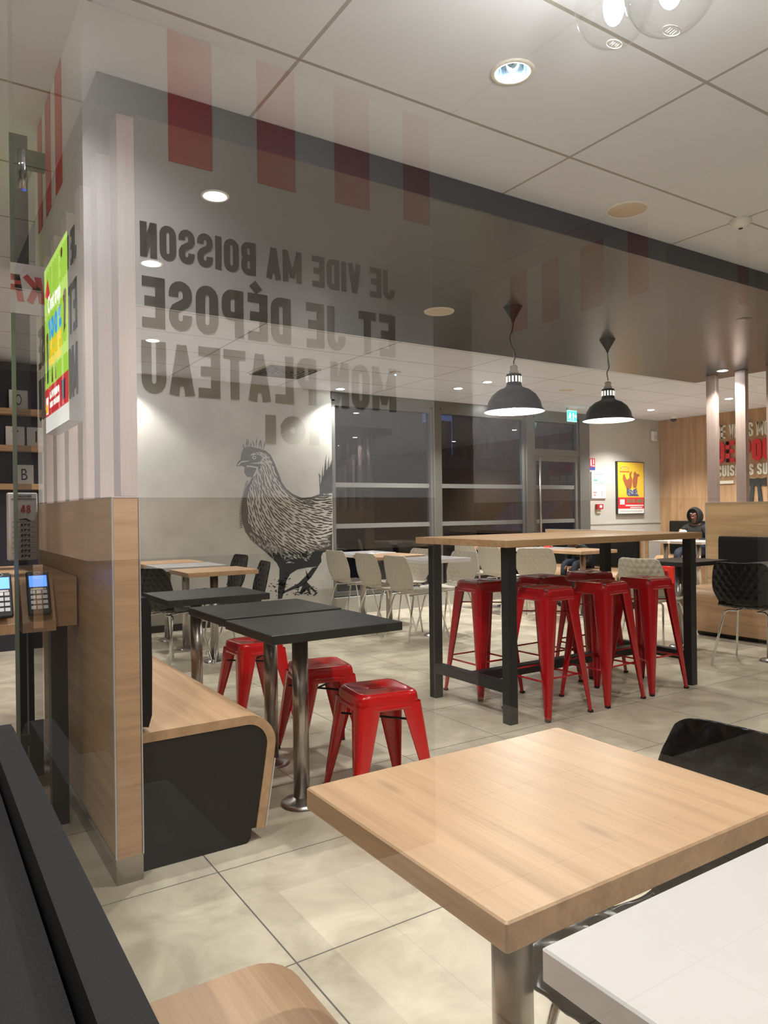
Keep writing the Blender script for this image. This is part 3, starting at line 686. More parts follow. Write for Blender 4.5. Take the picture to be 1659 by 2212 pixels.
for i, (x, y, r) in enumerate(DL_CEIL):
    o = downlight('round lit ' + lab[i], r, CH, SPOT_W*(.6 if i == 18 else .25 if i == 19 else 3.1 if x > 8 else 1.8 if y > 5 and x > 4.5 else 1.2 if y > 5 else 1.0), GDL, i == 0); o.location = (x, y, CH)
labr = ['upper of the two lit downlights in the dark soffit by the slats', 'lower lit downlight in the dark soffit by the slats', 'lit downlight in the dark soffit at the right slats', 'lit downlight in the dark soffit near its right half']
for i, (x, y, r) in enumerate(DL_RAFT):
    if i == 3: continue
    o = downlight(labr[i], r, RZ, SPOT_W*.9, 'round downlights in the dark soffit'); o.location = (x, y, RZ)
MB_ = MB().lathe([(0, -.001), (.05, -.001), (.058, 0.004)], 24).build('soffit_cap', M_RAFT, None, (4.9, 2.9, RZ)); tag(MB_, 'dark round blank cover in the dark soffit', 'cover')
def speaker(x, y, z, label):
    t = thing('ceiling_speaker', label, 'speaker', (x, y, z), group='round ceiling speakers')
    MB().lathe([(0, -.007), (.085, -.006), (.088, -.004)], 32).build('grille', M_SPK, t)
    MB().lathe([(.088, -.003), (.090, -.008), (.097, -.007), (.100, -.0005)], 32).build('rim', M_RING, t)
speaker(2.867, 2.267, CH, 'round beige speaker in the near ceiling at right'); speaker(2.93, 3.82, RZ, 'round beige speaker in the dark soffit'); speaker(6.54, 6.08, CH, 'round beige speaker between the pendant lamps')
t = thing('smoke_detector', 'small white dome detector on the ceiling tile joint at upper right', 'detector', (3.457, 2.058, CH))
MB().lathe([(.048, 0), (.050, -.012), (.044, -.026), (.025, -.040), (0, -.043)], 28).build('housing', M_RING, t); MB().lathe([(.0, -.045), (.009, -.045), (.012, -.039)], 12).build('lens', M_RUB, t)
t = thing('alarm_beacon', 'round ceiling sensor with a small blue light', 'sensor', (4.15, 6.15, CH))
MB().lathe([(.055, 0), (.060, -.012), (.05, -.022), (0, -.026)], 28).build('housing', M_RING, t); MB().sphere((0, 0, -.03), .008, 10, 6).build('indicator', emis('blue led', (.15, .5, 1), 4), t)
t = thing('air_vent', 'square louvred air vent in the beige ceiling', 'air vent', (3.16, 6.66, CH))
mb = MB()
for k, s_ in enumerate((.27, .225, .18, .135, .09, .045)):
    z = -.004-.002*k; w_ = .006
    for a, b_, c, d_ in ((-s_, s_, -s_, -s_+w_*2), (-s_, s_, s_-w_*2, s_), (-s_, -s_+w_*2, -s_, s_), (s_-w_*2, s_, -s_, s_)): mb.box(a, b_, c, d_, -.016, -.004)
mb.build('louvres', mat('vent metal', (.35, .32, .29), .4, .5), t); MB().box(-.27, .27, -.27, .27, -.003, -.0005).build('shaft_shade', M_RUB, t)  # flat black sheet above the louvres stands in for the dark of a shaft
MB().box(-.295, .295, -.295, -.272, -.008, -.0005).box(-.295, .295, .272, .295, -.008, -.0005).box(-.295, -.272, -.272, .272, -.008, -.0005).box(.272, .295, -.272, .272, -.008, -.0005).build('frame', M_RING, t)
t = thing('exit_sign', 'small green and white emergency exit sign hanging by the door', 'exit sign', (7.80, 7.15, CH), math.radians(0))
F = frame((0, -.006, -.19), (1, 0, 0), (0, 0, 1))
MB().box(-.10, .10, -.022, .022, -.032, -.0005).build('housing', M_RING, t)
MB().box(-.095, .095, -.004, .004, -.19, -.032).build('sign_plate', mat('clear green plastic', (.25, .5, .45), .2, emit=(.3, .8, .7), es=.5), t)
mb = MB(); poly_on(mb, F, [(-.09, .02), (.09, .02), (.09, .145), (-.09, .145)], -.001, .0005); mb.build('green_field', emis('exit green', (.02, .42, .33), .9), t)
mb = MB(); poly_on(mb, F, ell(-.045, .12, .012, .012, 12), .0006, .0016); poly_on(mb, F, [(-.06, .10), (-.03, .108), (-.02, .085), (-.035, .065), (-.02, .03), (-.035, .03), (-.05, .06), (-.075, .04), (-.08, .05), (-.058, .075)], .0006, .0016)
poly_on(mb, F, [(.01, .03), (.03, .03), (.03, .125), (.01, .125)], .0006, .0016); poly_on(mb, F, [(.045, .07), (.065, .07), (.065, .055), (.085, .08), (.065, .105), (.065, .09), (.045, .09)], .0006, .0016)
mb.build('pictogram', emis('exit white', (.95, 1, 1), 1.2), t)
t = thing('dome_camera', 'white dome camera on the ceiling at the wood wall', 'camera', (9.95, 7.05, CH))
MB().lathe([(.06, 0), (.06, -.02), (.05, -.035)], 24).build('mount', M_RING, t); MB().lathe([(.045, -.03), (.04, -.06), (.02, -.075), (0, -.078)], 20).build('dome', M_RUB, t)
t = thing('alarm_siren', 'small white siren box high in the corner by the wood wall', 'siren', (10.02, 7.495, 2.36))
MB().bbox(-.055, .055, -.06, -.002, -.08, .08, .012).build('housing', M_RING, t); MB().box(-.03, .03, -.064, -.06, -.05, .01).build('grille', M_ALU, t)

# pendants over the bar table
def pendant(x, y, zr, label, sw):
    t = thing('pendant_lamp', label, 'pendant lamp', (x, y, RZ), group='black dome pendant lamps'); z = zr-RZ
    MB().lathe([(.062, 0), (.060, -.004), (.012, -.085), (.010, -.10), (0, -.10)], 28).build('ceiling_canopy', M_BLKM, t)
    pts = [(0, 0, -.10)]
    for k in range(1, 15):
        u = k/14; am = sw*math.sin(math.pi*u)*math.sin(2.2*math.pi*u*u+.3); pts.append((am, am*.6, -.10+(z+.31+.10)*u))
    MB().tube(pts, .0035, 8).build('cord', M_BLKM, t)
    MB().tube([(0, 0, -.10), (0, 0, z+.30)], .0012, 6).build('suspension_wire', M_STEEL, t)
    MB().lathe([(0, z+.305), (.020, z+.30), (.026, z+.29), (.022, z+.275), (.030, z+.262), (.030, z+.245), (.0, z+.245)], 20).build('lampholder', M_RING, t)
    nk = MB().lathe([(0, z+.246), (.046, z+.244), (.049, z+.238), (.048, z+.19), (.050, z+.17)], 28); nk.build('neck', M_BLKM, t)
    sh = MB().lathe([(.050, z+.17), (.060, z+.158), (.10, z+.142), (.14, z+.110), (.168, z+.065), (.178, z+.022), (.190, z+.012), (.194, z)], 40).build('shade', M_BLKM, t)
    MB().lathe([(.192, z+.001), (.186, z+.012), (.174, z+.022), (.164, z+.062), (.136, z+.106), (.098, z+.136), (.05, z+.150), (0, z+.150)], 40).build('shade_lining', M_GLOWIN, t)
    v = MB()
    for k in range(14):
        a = 2*math.pi*k/14; v.box(-.006, .006, .0485, .0505, z+.19, z+.228, Matrix.Rotation(a, 4, 'Z'))
    v.build('neck_vent', M_VENT, t)
    MB().sphere((0, 0, z+.06), .035, 16, 10).build('bulb', M_GLOW, t)
    l = bpy.data.lights.new('lamp', 'POINT'); l.energy = PEND_W; l.shadow_soft_size = .04; l.color = (1, .95, .86)
    lo = bpy.data.objects.new('lamp', l); COL.objects.link(lo); lo.parent = t; lo.location = (0, 0, z+.012)
pendant(3.285, 3.50, 1.835, 'left black dome pendant lamp over the bar table', -.07)
pendant(4.55, 3.80, 1.885, 'right black dome pendant lamp over the bar table', .06)
# clear globe pendants near the camera
def globe(x, y, zb, label):
    t = thing('globe_lamp', label, 'pendant lamp', (x, y, CH), group='clear glass globe lamps'); R = .090; zc = zb+R-CH
    prof = []
    for k in range(15):
        a = math.pi*(1-k/15); prof.append((R*math.sin(a)*(1 if k < 9 else 1), zc+R*1.05*math.cos(a)))
    prof += [(.028, zc+R*1.02)]
    MB().lathe(prof, 40).build('globe', glass_mat('blown glass', 1.6, (.97, .97, .97)), t)
    MB().lathe([(.03, zc+R), (.034, zc+R+.03), (.0, zc+R+.035)], 20).build('lampholder', M_CHROME, t)
    MB().tube([(0, 0, min(zc+R+.03, -.02)), (0, 0, -.001)], .003, 8).build('cord', M_BLKM, t)
    MB().sphere((0, 0, zc-.005), .024, 16, 10, (1, 1, 1.8)).build('bulb', emis('filament glow', (1, .95, .86), BULB_L), t)
    mk = MB()
    ringp = [(.022*math.cos(2*math.pi*k/24), .014*math.sin(2*math.pi*k/24), zc-R*1.035) for k in range(25)]
    mk.tube(ringp, .0008, 6, False)
    for q in (-.010, -.004, .003, .009): mk.tube([(q, -.006, zc-R*1.045), (q+.002, .006, zc-R*1.045)], .0008, 6)
    mk.build('moulded_mark', mat('etched mark', (.8, .78, .7), .3), t)
globe(1.411, 1.147, 2.304, 'left clear glass globe lamp at the top edge'); globe(1.278, .90, 2.151, 'right clear glass globe lamp at the top edge')

# ------------------------------------------------------------------ tray station pillar and the second pillar (seen mirrored in the glass)
VG = 2*GX
def pillar(name, label, x0, x1, y0, y1, stripesA, stripesB, zs, text=False):
    t = thing(name, label, 'pillar', (x1, y0, 0)); W_, D = x1-x0, y1-y0
    MB().box(-W_, 0, 0, D, 1.25, CH-.002).build('upper_panel', M_WPAINT, t)
    MB().box(-W_, 0, 0, D, 1.075, 1.2495).build('lower_band', mat('beige band', (.34, .27, .21), .5), t)
    MB().box(-W_+.01, -.01, .01, D-.01, 0, 1.0745).build('lower_cabinet', M_DARK, t)
    mb = MB()
    for a, b_ in stripesA: mb.box(a-x1, b_-x1, -.003, -.0005, zs, CH-.004)
    for a, b_ in stripesB: mb.box(.0005, .003, a-y0, b_-y0, zs, CH-.004)
    mb.build('red_stripes', M_STRIPE, t)
    if text:
        FA = frame((-1.19, -.0005, 0), (1, 0, 0), (0, 0, 1)); FA = frame((0, -.0005, 0), (1, 0, 0), (0, 0, 1))
        FB = frame((.0005, 0, 0), (0, 1, 0), (0, 0, 1))
        mb = MB()
        rows = (('JE VIDE MA BOISSON', 1.94, 2.04), ('ET JE DÉPOSE', 1.74, 1.885), ('MON PLATEAU', 1.55, 1.70), ('ICI', 1.42, 1.51))
        for s_, z0, z1 in rows:
            if s_ == 'ICI': a, b_ = -.72, -.53
            else: a, b_ = VG-1.432-x1, VG-.558-x1
            z1b = z1+(.035 if 'É' in s_ else 0)
            block_text(mb, FA, s_, a, b_, z0, z1b, 0, .002, .40)
            if s_ != 'ICI': block_text(mb, FB, s_, .10, .84, z0, z1b, 0, .002, .40)
        mb.build('lettering', M_TXT, t)
    return t
pillar('tray_station', 'white tray return pillar with red stripes and black lettering, seen mirrored in the glass', VG-1.60, VG-.407, 2.122, 3.02,
       [(VG-.775, VG-.643), (VG-1.052, VG-.921), (VG-1.333, VG-1.197), (VG-1.59, VG-1.475)], [(2.43, 2.54), (2.64, 2.74), (2.83, 2.92)], 2.232, True)
t2 = pillar('striped_pillar', 'second white pillar with red stripes, mirrored faintly behind the pendant lamps', XL+.02, VG-3.063, 2.2, 3.65, [(-3.5, -3.4)], [(3.14, 3.28), (2.89, 3.02), (2.575, 2.733), (2.3, 2.42)], 2.27)
# hanging kiosk with mirrored restaurant sign
t = thing('kiosk_sign', 'dark post carrying a white paper sign with red letters, mirrored at the left edge', 'sign', (-.06, 2.75, 0))
MB().box(-.03, .03, 0, .05, 0, 2.50).build('post', M_BLKM, t)
MB().box(-.09, -.03, .01, .04, 2.40, 2.46).build('bracket', M_BLKM, t)
F = frame((-.105, -.004, 0), (1, 0, 0), (0, 0, 1))
MB().box(-.084, .125, -.003, -.0005, 1.89, 2.06).build('sign_sheet', M_WPAINT, t)
mb = MB(); block_text(mb, F, 'KFC', .025, .215, 1.93, 2.02, 0, .001, .36, .15); mb.build('lettering', M_STRIPE, t)

# ------------------------------------------------------------------ poster on the left slats
PX = 0.520
t = thing('lightbox_poster', 'bright green childrens menu poster in a lit frame on the slats', 'poster', (PX, 3.04, 1.57)); PW, PH = .58, .745
MB().box(.003, .055, 0, PW, 0, PH).build('frame', mat('grey lightbox frame', (.35, .35, .37), .4, .3), t)
F = frame((.003, PW, 0), (0, -1, 0), (0, 0, 1))  # u left to right for a viewer facing +x
def rect(a, b_, c, d_): return [(a, c), (b_, c), (b_, d_), (a, d_)]
def decal(name, col, e, polys, d0, d1, parent, Fm, texts=()):
    mb = MB()
    for p in polys: poly_on(mb, Fm, p, d0, d1)
    for a in texts: (block_text(mb, Fm, *a[:5], d0, d1, .36) if a[0].isupper() or '%' in a[0] else text_mesh(mb, Fm, *a[:5], d0, d1, .03))
    m_ = emis(name+' print', col, e) if e else mat(name+' print', col, .5)
    return mb.build(name, m_, parent)
decal('green_field', (.36, .62, .05), .50, [rect(.005, PW-.005, .075, PH-.005)], 0, .0008, t, F)
decal('white_band', (.85, .83, .78), .35, [rect(.005, PW-.005, .005, .075)], 0, .0008, t, F)
decal('red_band', (.75, .03, .04), .38, [rect(.005, PW-.005, .075, .20), [(.02, .62), (.19, .56), (.10, .68)]], .0009, .0015, t, F)
decal('white_print', (1, 1, .9), .5, [[(.03, .085), (.08, .085), (.09, .16), (.03, .16)]], .0016, .0022, t, F, [("C'est trop", .10, .42, .50, .60), ('LIVRES', .13, .37, .145, .175), ('DANS TON MENU', .13, .37, .105, .13)])
decal('blue_print', (.03, .35, .75), .5, [], .0016, .0022, t, F, [('100%', .12, .44, .40, .49, .05)])
decal('yellow_print', (1.0, .55, .0), .5, [ell(.055, .11, .03, .02)], .0023, .003, t, F, [('JEUX!', .12, .44, .285, .39, .05)])
decal('brown_print', (.12, .045, .025), .4, [ell(.52, .50, .035, .03), [(.50, .48), (.55, .48), (.53, .38), (.49, .36)], ell(.08, .42, .025, .025), [(.06, .40), (.10, .40), (.11, .33), (.06, .33)], [(.18, .21), (.20, .29), (.22, .21)], [(.27, .21), (.285, .28), (.30, .21)], ell(.46, .69, .02, .02)], .0016, .0022, t, F)
decal('dark_print', (.03, .04, .08), .3, [[(.43, .10), (.50, .10), (.51, .18), (.42, .18)], rect(.06, .10, .22, .33)], .0016, .0022, t, F, [])

# ------------------------------------------------------------------ counter table with card terminals and order stand
t = thing('high_counter', 'oak box counter on black legs carrying card terminals at the left edge', 'counter', (.2, 3.5, 0))
MB().bbox(-.75, .342, -.46, .40, .775, .965, .002).build('counter_top', W_X, t)
for a, b_ in ((.28, -.40), (.28, .25), (-.68, -.40), (-.68, .25)): MB().box(a-.03, a+.03, b_-.03, b_+.03, 0, .774).build('leg', M_BLKM, t)
MB().box(-.65, .25, .23, .27, .14, .19).build('foot_rail', M_BLKM, t)
def terminal(x, y, label, first=[None]):
    if first[0] is None:
        t = thing('card_terminal', label, 'card terminal', group='card terminals on the counter'); first[0] = t
        R_ = Matrix.Rotation(math.radians(64), 4, 'X')
        MB().prism([(-.095, 0), (0, 0), (0, .19), (-.018, .19), (-.095, .035)], 'x', -.056, .056).build('oak_wedge', W_Y, t)
        def P(mb_): mb_.v = [tuple(Matrix.Translation((0, -.062, .135)) @ R_ @ Vector(v)) for v in mb_.v]; return mb_
        P(MB().bbox(-.038, .038, -.085, .085, 0, .022, .004)).build('body', M_BLKM, t)
        P(MB().box(-.030, .030, .022, .066, .0222, .0235)).build('screen', emis('blue screen', (.05, .14, .75), 1.6), t)
        kp = MB()
        for i in range(3):
            for j in range(4): kp.box(-.028+.02*i, -.012+.02*i, -.065+.02*j, -.052+.02*j, .0222, .0245)
        P(kp).build('keypad', M_ALU, t)
        P(MB().box(-.026, .026, .010, .016, .0222, .024)).build('button_row', M_RING, t)
        P(MB().tube([(.010*math.cos(k*.4), .076+.005*math.sin(k*.4), .0235) for k in range(17)], .0009, 6, False)).build('contactless_mark', M_RING, t)
    else: t = copy_tree(first[0]); tag(t, label, 'card terminal')
    t.location = (x, y, .775); return t
terminal(.395, 3.0402, 'black card terminal on an oak wedge, right of the pair on the counter'); terminal(.27, 3.0402, 'black card terminal on an oak wedge, left one at the picture edge')
t = thing('order_number_stand', 'white board of table numbers headed by a red 48', 'number stand', (.465, 4.0, 0))
MB().bbox(-.068, .068, -.012, .03, .985, 1.318, .006).build('board', M_WPAINT, t)
MB().box(-.02, .02, 0, .03, .0, .984).build('post', M_BLKM, t); MB().lathe([(0, .02), (.055, .02), (.06, 0)], 24).build('base', M_BLKM, t)
F = frame((-.06, -.0122, .985), (1, 0, 0), (0, 0, 1))
mb = MB(); block_text(mb, F, 'INSTALLEZ-VOUS', .03, .10, .311, .320, 0, .0008, .3)
for k in range(7): block_text(mb, F, 'KFC', .050, .092, .167-.0255*k, .180-.0255*k, 0, .0008, .4, .15)
for k in range(7): mb.box(.0, .125, -.0003, .0003, -.0, .0); poly_on(mb, F, rect(.012, .118, .188-.0255*k, .1895-.0255*k), 0, .0008)
poly_on(mb, F, [(.045, .203), (.075, .207), (.10, .192), (.085, .192), (.07, .198), (.045, .199)], 0, .0008)
poly_on(mb, F, rect(.01, .12, .300, .303), 0, .0008)
mb.build('black_print', M_TXT, t)
mb = MB(); block_text(mb, F, '48', .052, .096, .232, .272, 0, .0008, .34); mb.build('red_number', M_STRIPE, t)

# letter board shelves by the left window
t = thing('letter_shelf', 'dark shelf rack with white letter tiles by the left window', 'shelf', (.30, 7.30, 0))
MB().box(-1.2, .72, .0, .03, .0, 2.52).build('back_panel', M_FASC, t)
for z in (2.155, 1.83, 1.49): MB().box(-1.2, .72, -.14, -.001, z-.05, z).build('shelf', W_X, t)
for z, items in ((2.156, (('T', -.33), ('I', -.02), ('O', .52), ('L', .25))), (1.831, (('N', .245), ('T', .49), ('I', .66), ('E', .0))), (1.491, (('B', .56), ('R', -.6)))):
    for ch, x in items:
        q = tag(empty('letter_tile', (.30+x, 7.30-.07, z)), 'white tile with black letter %s on the %s shelf of the rack' % (ch, {2.156: 'top', 1.831: 'middle', 1.491: 'lower'}[z]), 'letter tile', 'letter tiles on the shelves')
        MB().box(-.075, .075, -.01, .01, 0, .17).build('tile', M_WPAINT, q)
        F = frame((0, -.0102, 0), (1, 0, 0), (0, 0, 1)); mb = MB(); text_mesh(mb, F, ch, -.025 if ch != 'I' else -.006, .025 if ch != 'I' else .006, .035, .135, 0, .001, .0); mb.build('letter', M_TXT, q)

# ------------------------------------------------------------------ hen mural on the concrete wall
def wp(x, y):
    p = at_y(280+x*.30139, 850+y*.30139, WY); return (p.x, p.z)
FW = frame((0, WY, 0), (1, 0, 0), (0, 0, 1))
hen = thing('hen_mural', 'black woodcut style hen printed on the grey wall', 'mural', (3.4, WY, 0.0))
def tohen(mb): mb.v = [(v[0]-3.4, v[1]-WY, v[2]) for v in mb.v]; return mb
sil = [(765,520),(772,498),(795,472),(800,430),(812,400),(830,385),(860,378),(900,388),(940,398),(975,410),(1010,440),(1035,490),(1055,540),(1075,590),(1090,635),(1120,680),(1170,720),(1235,748),(1300,742),(1360,722),(1365,660),(1378,610),(1400,560),(1452,500),(1452,1125),(1385,1140),(1372,1170),(1375,1205),(1350,1240),(1270,1248),(1200,1262),(1150,1295),(1125,1340),(1112,1400),(1092,1470),(1062,1474),(1064,1400),(1072,1330),(1074,1255),(1055,1215),(1000,1160),(930,1100),(870,1050),(830,990),(806,920),(800,850),(806,780),(820,715),(842,660),(868,622),(878,602),(842,597),(820,565),(824,528),(800,518),(782,522)]
mb = MB(); poly_on(mb, FW, [wp(*p) for p in sil], 0.0005, .0012)
def dash(mbx, x, y, ang, ln, wd, d0, d1):
    c, s_ = math.cos(ang), math.sin(ang); pts = []
    for u, v in ((-1, 0), (-.55, .8), (.1, 1.0), (.6, .6), (1, 0), (.5, -.75), (-.1, -1.0), (-.6, -.6)):
        u += random.uniform(-.06, .06); v *= random.uniform(.75, 1.15); a = u*ln/2; b_ = v*wd/2
        xx = x+a*c-b_*s_; yy = y+a*s_+b_*c; pts.append(wp(min(xx, 1452), yy))
    poly_on(mbx, FW, pts[::-1], d0, d1)
for x0, y0, x1, y1 in ((820,400,812,360),(835,390,842,318),(848,385,850,320),(895,385,880,335),(905,385,912,308),(925,390,938,328),(945,395,940,330),(960,400,970,342),(870,385,868,350),(1365,700,1360,560),(1375,680,1385,520),(1385,660,1410,430),(1395,650,1412,480),(1410,620,1430,455),(1425,600,1440,480),(1440,560,1450,470),(1372,600,1350,575)):
    dash(mb, (x0+x1)/2, (y0+y1)/2, math.atan2(y1-y0, x1-x0), math.hypot(x1-x0, y1-y0), 9, .0005, .0012)
for p in ([(1352,1240),(1300,1320),(1240,1378),(1120,1425),(1095,1440),(1100,1420),(1210,1360),(1270,1300),(1310,1250)], [(1240,1375),(1265,1345),(1330,1410),(1345,1440),(1300,1400),(1285,1385),(1300,1440),(1285,1440),(1265,1395),(1235,1440),(1215,1435)], [(1262,1260),(1290,1330),(1278,1335),(1268,1310)]):
    poly_on(mb, FW, [wp(*q) for q in p][::-1], .0005, .0012)
for k in range(90):
    a = random.random()**2*120; th = random.uniform(0, 6.28); dash(mb, 1090+a*math.cos(th)*.9, 1370+a*math.sin(th)*.7, random.uniform(-.6, .6), random.uniform(8, 22), random.uniform(5, 9), .0005, .0012)
for k in range(45): dash(mb, random.uniform(1170, 1345), random.uniform(1385, 1445), random.uniform(-.4, .4), random.uniform(8, 26), random.uniform(5, 9), .0005, .0012)
for k in range(26):
    u = k/25; bx = 845-45*math.sin(math.pi*min(1, u*1.1)*.6); by = 630+u*330; dash(mb, bx-3, by, -.5, 30, 7, .0005, .0012)
tohen(mb).build('ink', M_INK, hen)
cream = MB()
fea = [(905,560),(880,625),(858,680),(842,760),(840,850),(852,925),(888,990),(945,1035),(1015,1072),(1065,1095),(1130,1140),(1180,1150),(1230,1140),(1262,1165),(1280,1120),(1330,1085),(1400,1075),(1415,1050),(1452,1000),(1452,705),(1400,725),(1290,765),(1235,770),(1165,738),(1108,690),(1074,640),(1050,570),(1025,500),(998,450),(965,425),(925,418),(880,428),(862,445),(930,440),(955,460),(935,490),(900,498),(935,510),(940,535)]
poly_on(cream, FW, [wp(*p) for p in fea], .0013, .0017)
poly_on(cream, FW, [wp(*p) for p in [(780,520),(800,495),(850,488),(855,480),(800,485),(772,510)]][::-1], .0013, .0017)
gd = ((940,600,82),(905,750,84),(880,880,76),(1010,560,70),(1060,690,55),(980,850,62),(1100,800,38),(1180,780,28),(1280,800,15),(1400,760,-5),(1100,950,40),(1250,930,24),(1400,900,5),(1000,1000,48),(1180,1060,35),(1300,1040,25),(1420,1000,-15),(930,980,60),(960,480,40))
def flow(x, y):
    sx_ = sy_ = 0
    for gx, gy, a in gd:
        q = 1/((x-gx)**2+(y-gy)**2+400)**1.5; sx_ += q*math.cos(math.radians(a)); sy_ += q*math.sin(math.radians(a))
    return math.atan2(sy_, sx_)
def inside(x, y, poly):
    r = False; j = len(poly)-1
    for i in range(len(poly)):
        xi, yi = poly[i]; xj, yj = poly[j]
        if (yi > y) != (yj > y) and x < (xj-xi)*(y-yi)/(yj-yi)+xi: r = not r
        j = i
    return r
ink2 = MB(); placed = []
tries = 0
while tries < 9000:
    tries += 1; x = random.uniform(840, 1448); y = random.uniform(420, 1165)
    if not inside(x, y, fea): continue
    if 850 < x < 960 and 430 < y < 500: continue
    a = flow(x, y)+random.uniform(-.07, .07); low = max(0, min(1, (y-700)/400)); c, s_ = math.cos(a), math.sin(a); ok = True
    for qx, qy in placed:
        dx, dy = x-qx, y-qy
        if abs(dx) < 60 and abs(dy) < 60:
            al = dx*c+dy*s_; pe = -dx*s_+dy*c
            if (al/34)**2+(pe/(13.5+1.5*low))**2 < 1: ok = False; break
    if not ok: continue
    placed.append((x, y)); dash(ink2, x, y, a, random.uniform(42, 72)*(1 if y > 520 else .7), random.uniform(7, 12)*(1+.25*low), .0018, .0022)
# frayed lower edge of the pale feathers and the head details
for k in range(210):
    i = random.randrange(8, 22); u = random.random(); a0, a1 = fea[i], fea[i+1]; x = a0[0]+(a1[0]-a0[0])*u; y = a0[1]+(a1[1]-a0[1])*u
    if x > 1430: continue
    dash(cream, x+random.uniform(-6, 10), y+random.uniform(-4, 34), flow(x, y)+random.uniform(-.25, .25), random.uniform(25, 55), random.uniform(4, 7), .0013, .0017)
for k in range(60):
    x = random.uniform(860, 1090); y = 1010+(x-860)*.55+random.uniform(-10, 40); dash(cream, x, y, random.uniform(1.0, 1.5), random.uniform(16, 40), 4, .0013, .0017)
for k in range(36):
    x = random.uniform(985, 1210); y = random.uniform(1100, 1215); dash(cream, x, y, random.uniform(1.2, 1.6) if x < 1120 else random.uniform(-.3, .3), random.uniform(14, 40), 4, .0013, .0017)
tohen(cream).build('pale_feathers', M_CREAM, hen)
poly_on(ink2, FW, [wp(*p) for p in [(856,462),(875,446),(905,438),(945,448),(940,468),(915,482),(880,486),(862,478)]][::-1], .0018, .0022)
tohen(ink2).build('feather_strokes', M_INK, hen)
ey = MB(); poly_on(ey, FW, [wp(*p) for p in ell(892, 459, 15, 13)], .0023, .0027)
for p in ([(838,515),(880,518),(922,528),(918,560),(900,588),(880,602),(892,575),(906,548),(908,536),(870,528),(838,526)], [(862,500),(900,505),(938,500),(900,495)]): poly_on(ey, FW, [wp(*q) for q in p], .0023, .0027)
tohen(ey).build('eye_ring', M_CREAM, hen)
ey = MB(); poly_on(ey, FW, [wp(*p) for p in ell(894, 459, 7, 7)], .0028, .0031); tohen(ey).build('pupil', M_INK, hen)

# ------------------------------------------------------------------ things on the right back wall
def wallbox(name, label, cat, x0, x1, z0, z1, th, m_, part='frame'):
    t = thing(name, label, cat, (x0, WY, z0)); MB().box(0, x1-x0, -th, -.0005, 0, z1-z0).build(part, m_, t); return t
t = wallbox('framed_poster', 'yellow fried chicken poster in a black frame on the grey wall', 'poster', 9.12, 9.76, 1.115, 1.935, .04, M_BLKM)
F = frame((.012, -.0402, .012), (1, 0, 0), (0, 0, 1)); U, V = .616, .796
decal('yellow_field', (.80, .50, .03), 0, [rect(0, U, .25, V)], 0, .0008, t, F)
decal('red_band', (.70, .02, .03), 0, [rect(0, U, .075, .25)], 0, .0008, t, F)
decal('white_band', (.80, .78, .74), 0, [rect(0, U, 0, .075)], 0, .0008, t, F, [])
decal('orange_logo', (.75, .12, .02), 0, [[(.04, .66), (.28, .66), (.27, .635), (.05, .635)], ell(.16, .685, .11, .045, 16, 0, 180)], .0009, .0015, t, F)
decal('logo_fill', (.85, .45, .10), 0, [ell(.16, .69, .09, .03, 16, 0, 180)], .0016, .002, t, F)
decal('chicken', (.33, .09, .03), 0, [[(.11, .54), (.12, .60), (.16, .61), (.18, .56), (.21, .52), (.27, .55), (.27, .62), (.32, .66), (.34, .64), (.31, .60), (.34, .53), (.33, .44), (.30, .38), (.20, .39), (.15, .46)], [(.36, .40), (.34, .50), (.37, .58), (.37, .63), (.41, .66), (.44, .62), (.50, .62), (.52, .59), (.47, .57), (.46, .48), (.43, .40)]], .0009, .0015, t, F)
decal('patterned_basket', (.06, .07, .14), 0, [[(.20, .40), (.33, .36), (.44, .40), (.46, .30), (.50, .27), (.24, .27), (.20, .30)]], .0016, .002, t, F)
decal('pale_specks', (.7, .7, .72), 0, [ell(random.uniform(.23, .44), random.uniform(.285, .37), .006, .006, 6) for _ in range(28)] + [rect(.04, .15, .14, .22), rect(.17, .60, .115, .135), rect(.28, .57, .085, .102)], .0021, .0025, t, F)
decal('product_photos', (.25, .15, .08), 0, [rect(.20, .29, .165, .225), rect(.31, .40, .165, .225), rect(.43, .59, .165, .225)], .0016, .002, t, F)
decal('grey_line', (.3, .3, .3), 0, [rect(.05, .57, .032, .040)], .0009, .0012, t, F)
t = wallbox('framed_notice', 'white safety notice in a thin frame right of the door', 'notice', 8.565, 8.885, 1.36, 1.765, .02, M_ALU)
F = frame((.01, -.0202, .01), (1, 0, 0), (0, 0, 1))
decal('sheet', (.78, .76, .72), 0, [rect(0, .30, 0, .385)], 0, .0008, t, F)
decal('grey_print', (.15, .15, .15), 0, [rect(.05, .25, .355, .362), rect(.10, .20, .335, .34), rect(.02, .28, .215, .22), rect(.15, .28, .19, .194), rect(.16, .27, .175, .179), rect(.21, .22, .02, .09), rect(.19, .28, .09, .094), rect(.03, .12, .14, .143)], .0009, .0013, t, F)
decal('green_print', (.15, .45, .25), 0, [rect(.03, .12, .25, .28), rect(.14, .27, .23, .24)], .0009, .0013, t, F); decal('red_print', (.65, .2, .2), 0, [rect(.02, .10, .07, .09), rect(.03, .08, .03, .05)], .0009, .0013, t, F)
t = wallbox('fire_label', 'small red and blue fire safety label beside the door frame', 'label', 8.545, 8.665, 1.79, 1.965, .004, mat('red label', (.6, .03, .05), .5), 'plate')
F = frame((0, -.0042, 0), (1, 0, 0), (0, 0, 1)); decal('blue_field', (.03, .06, .35), 0, [rect(0, .12, 0, .042)], 0, .0006, t, F); decal('white_print', (.8, .75, .75), 0, [rect(.02, .045, .06, .16), rect(.075, .095, .09, .16), rect(.06, .11, .055, .07)], 0, .0006, t, F)
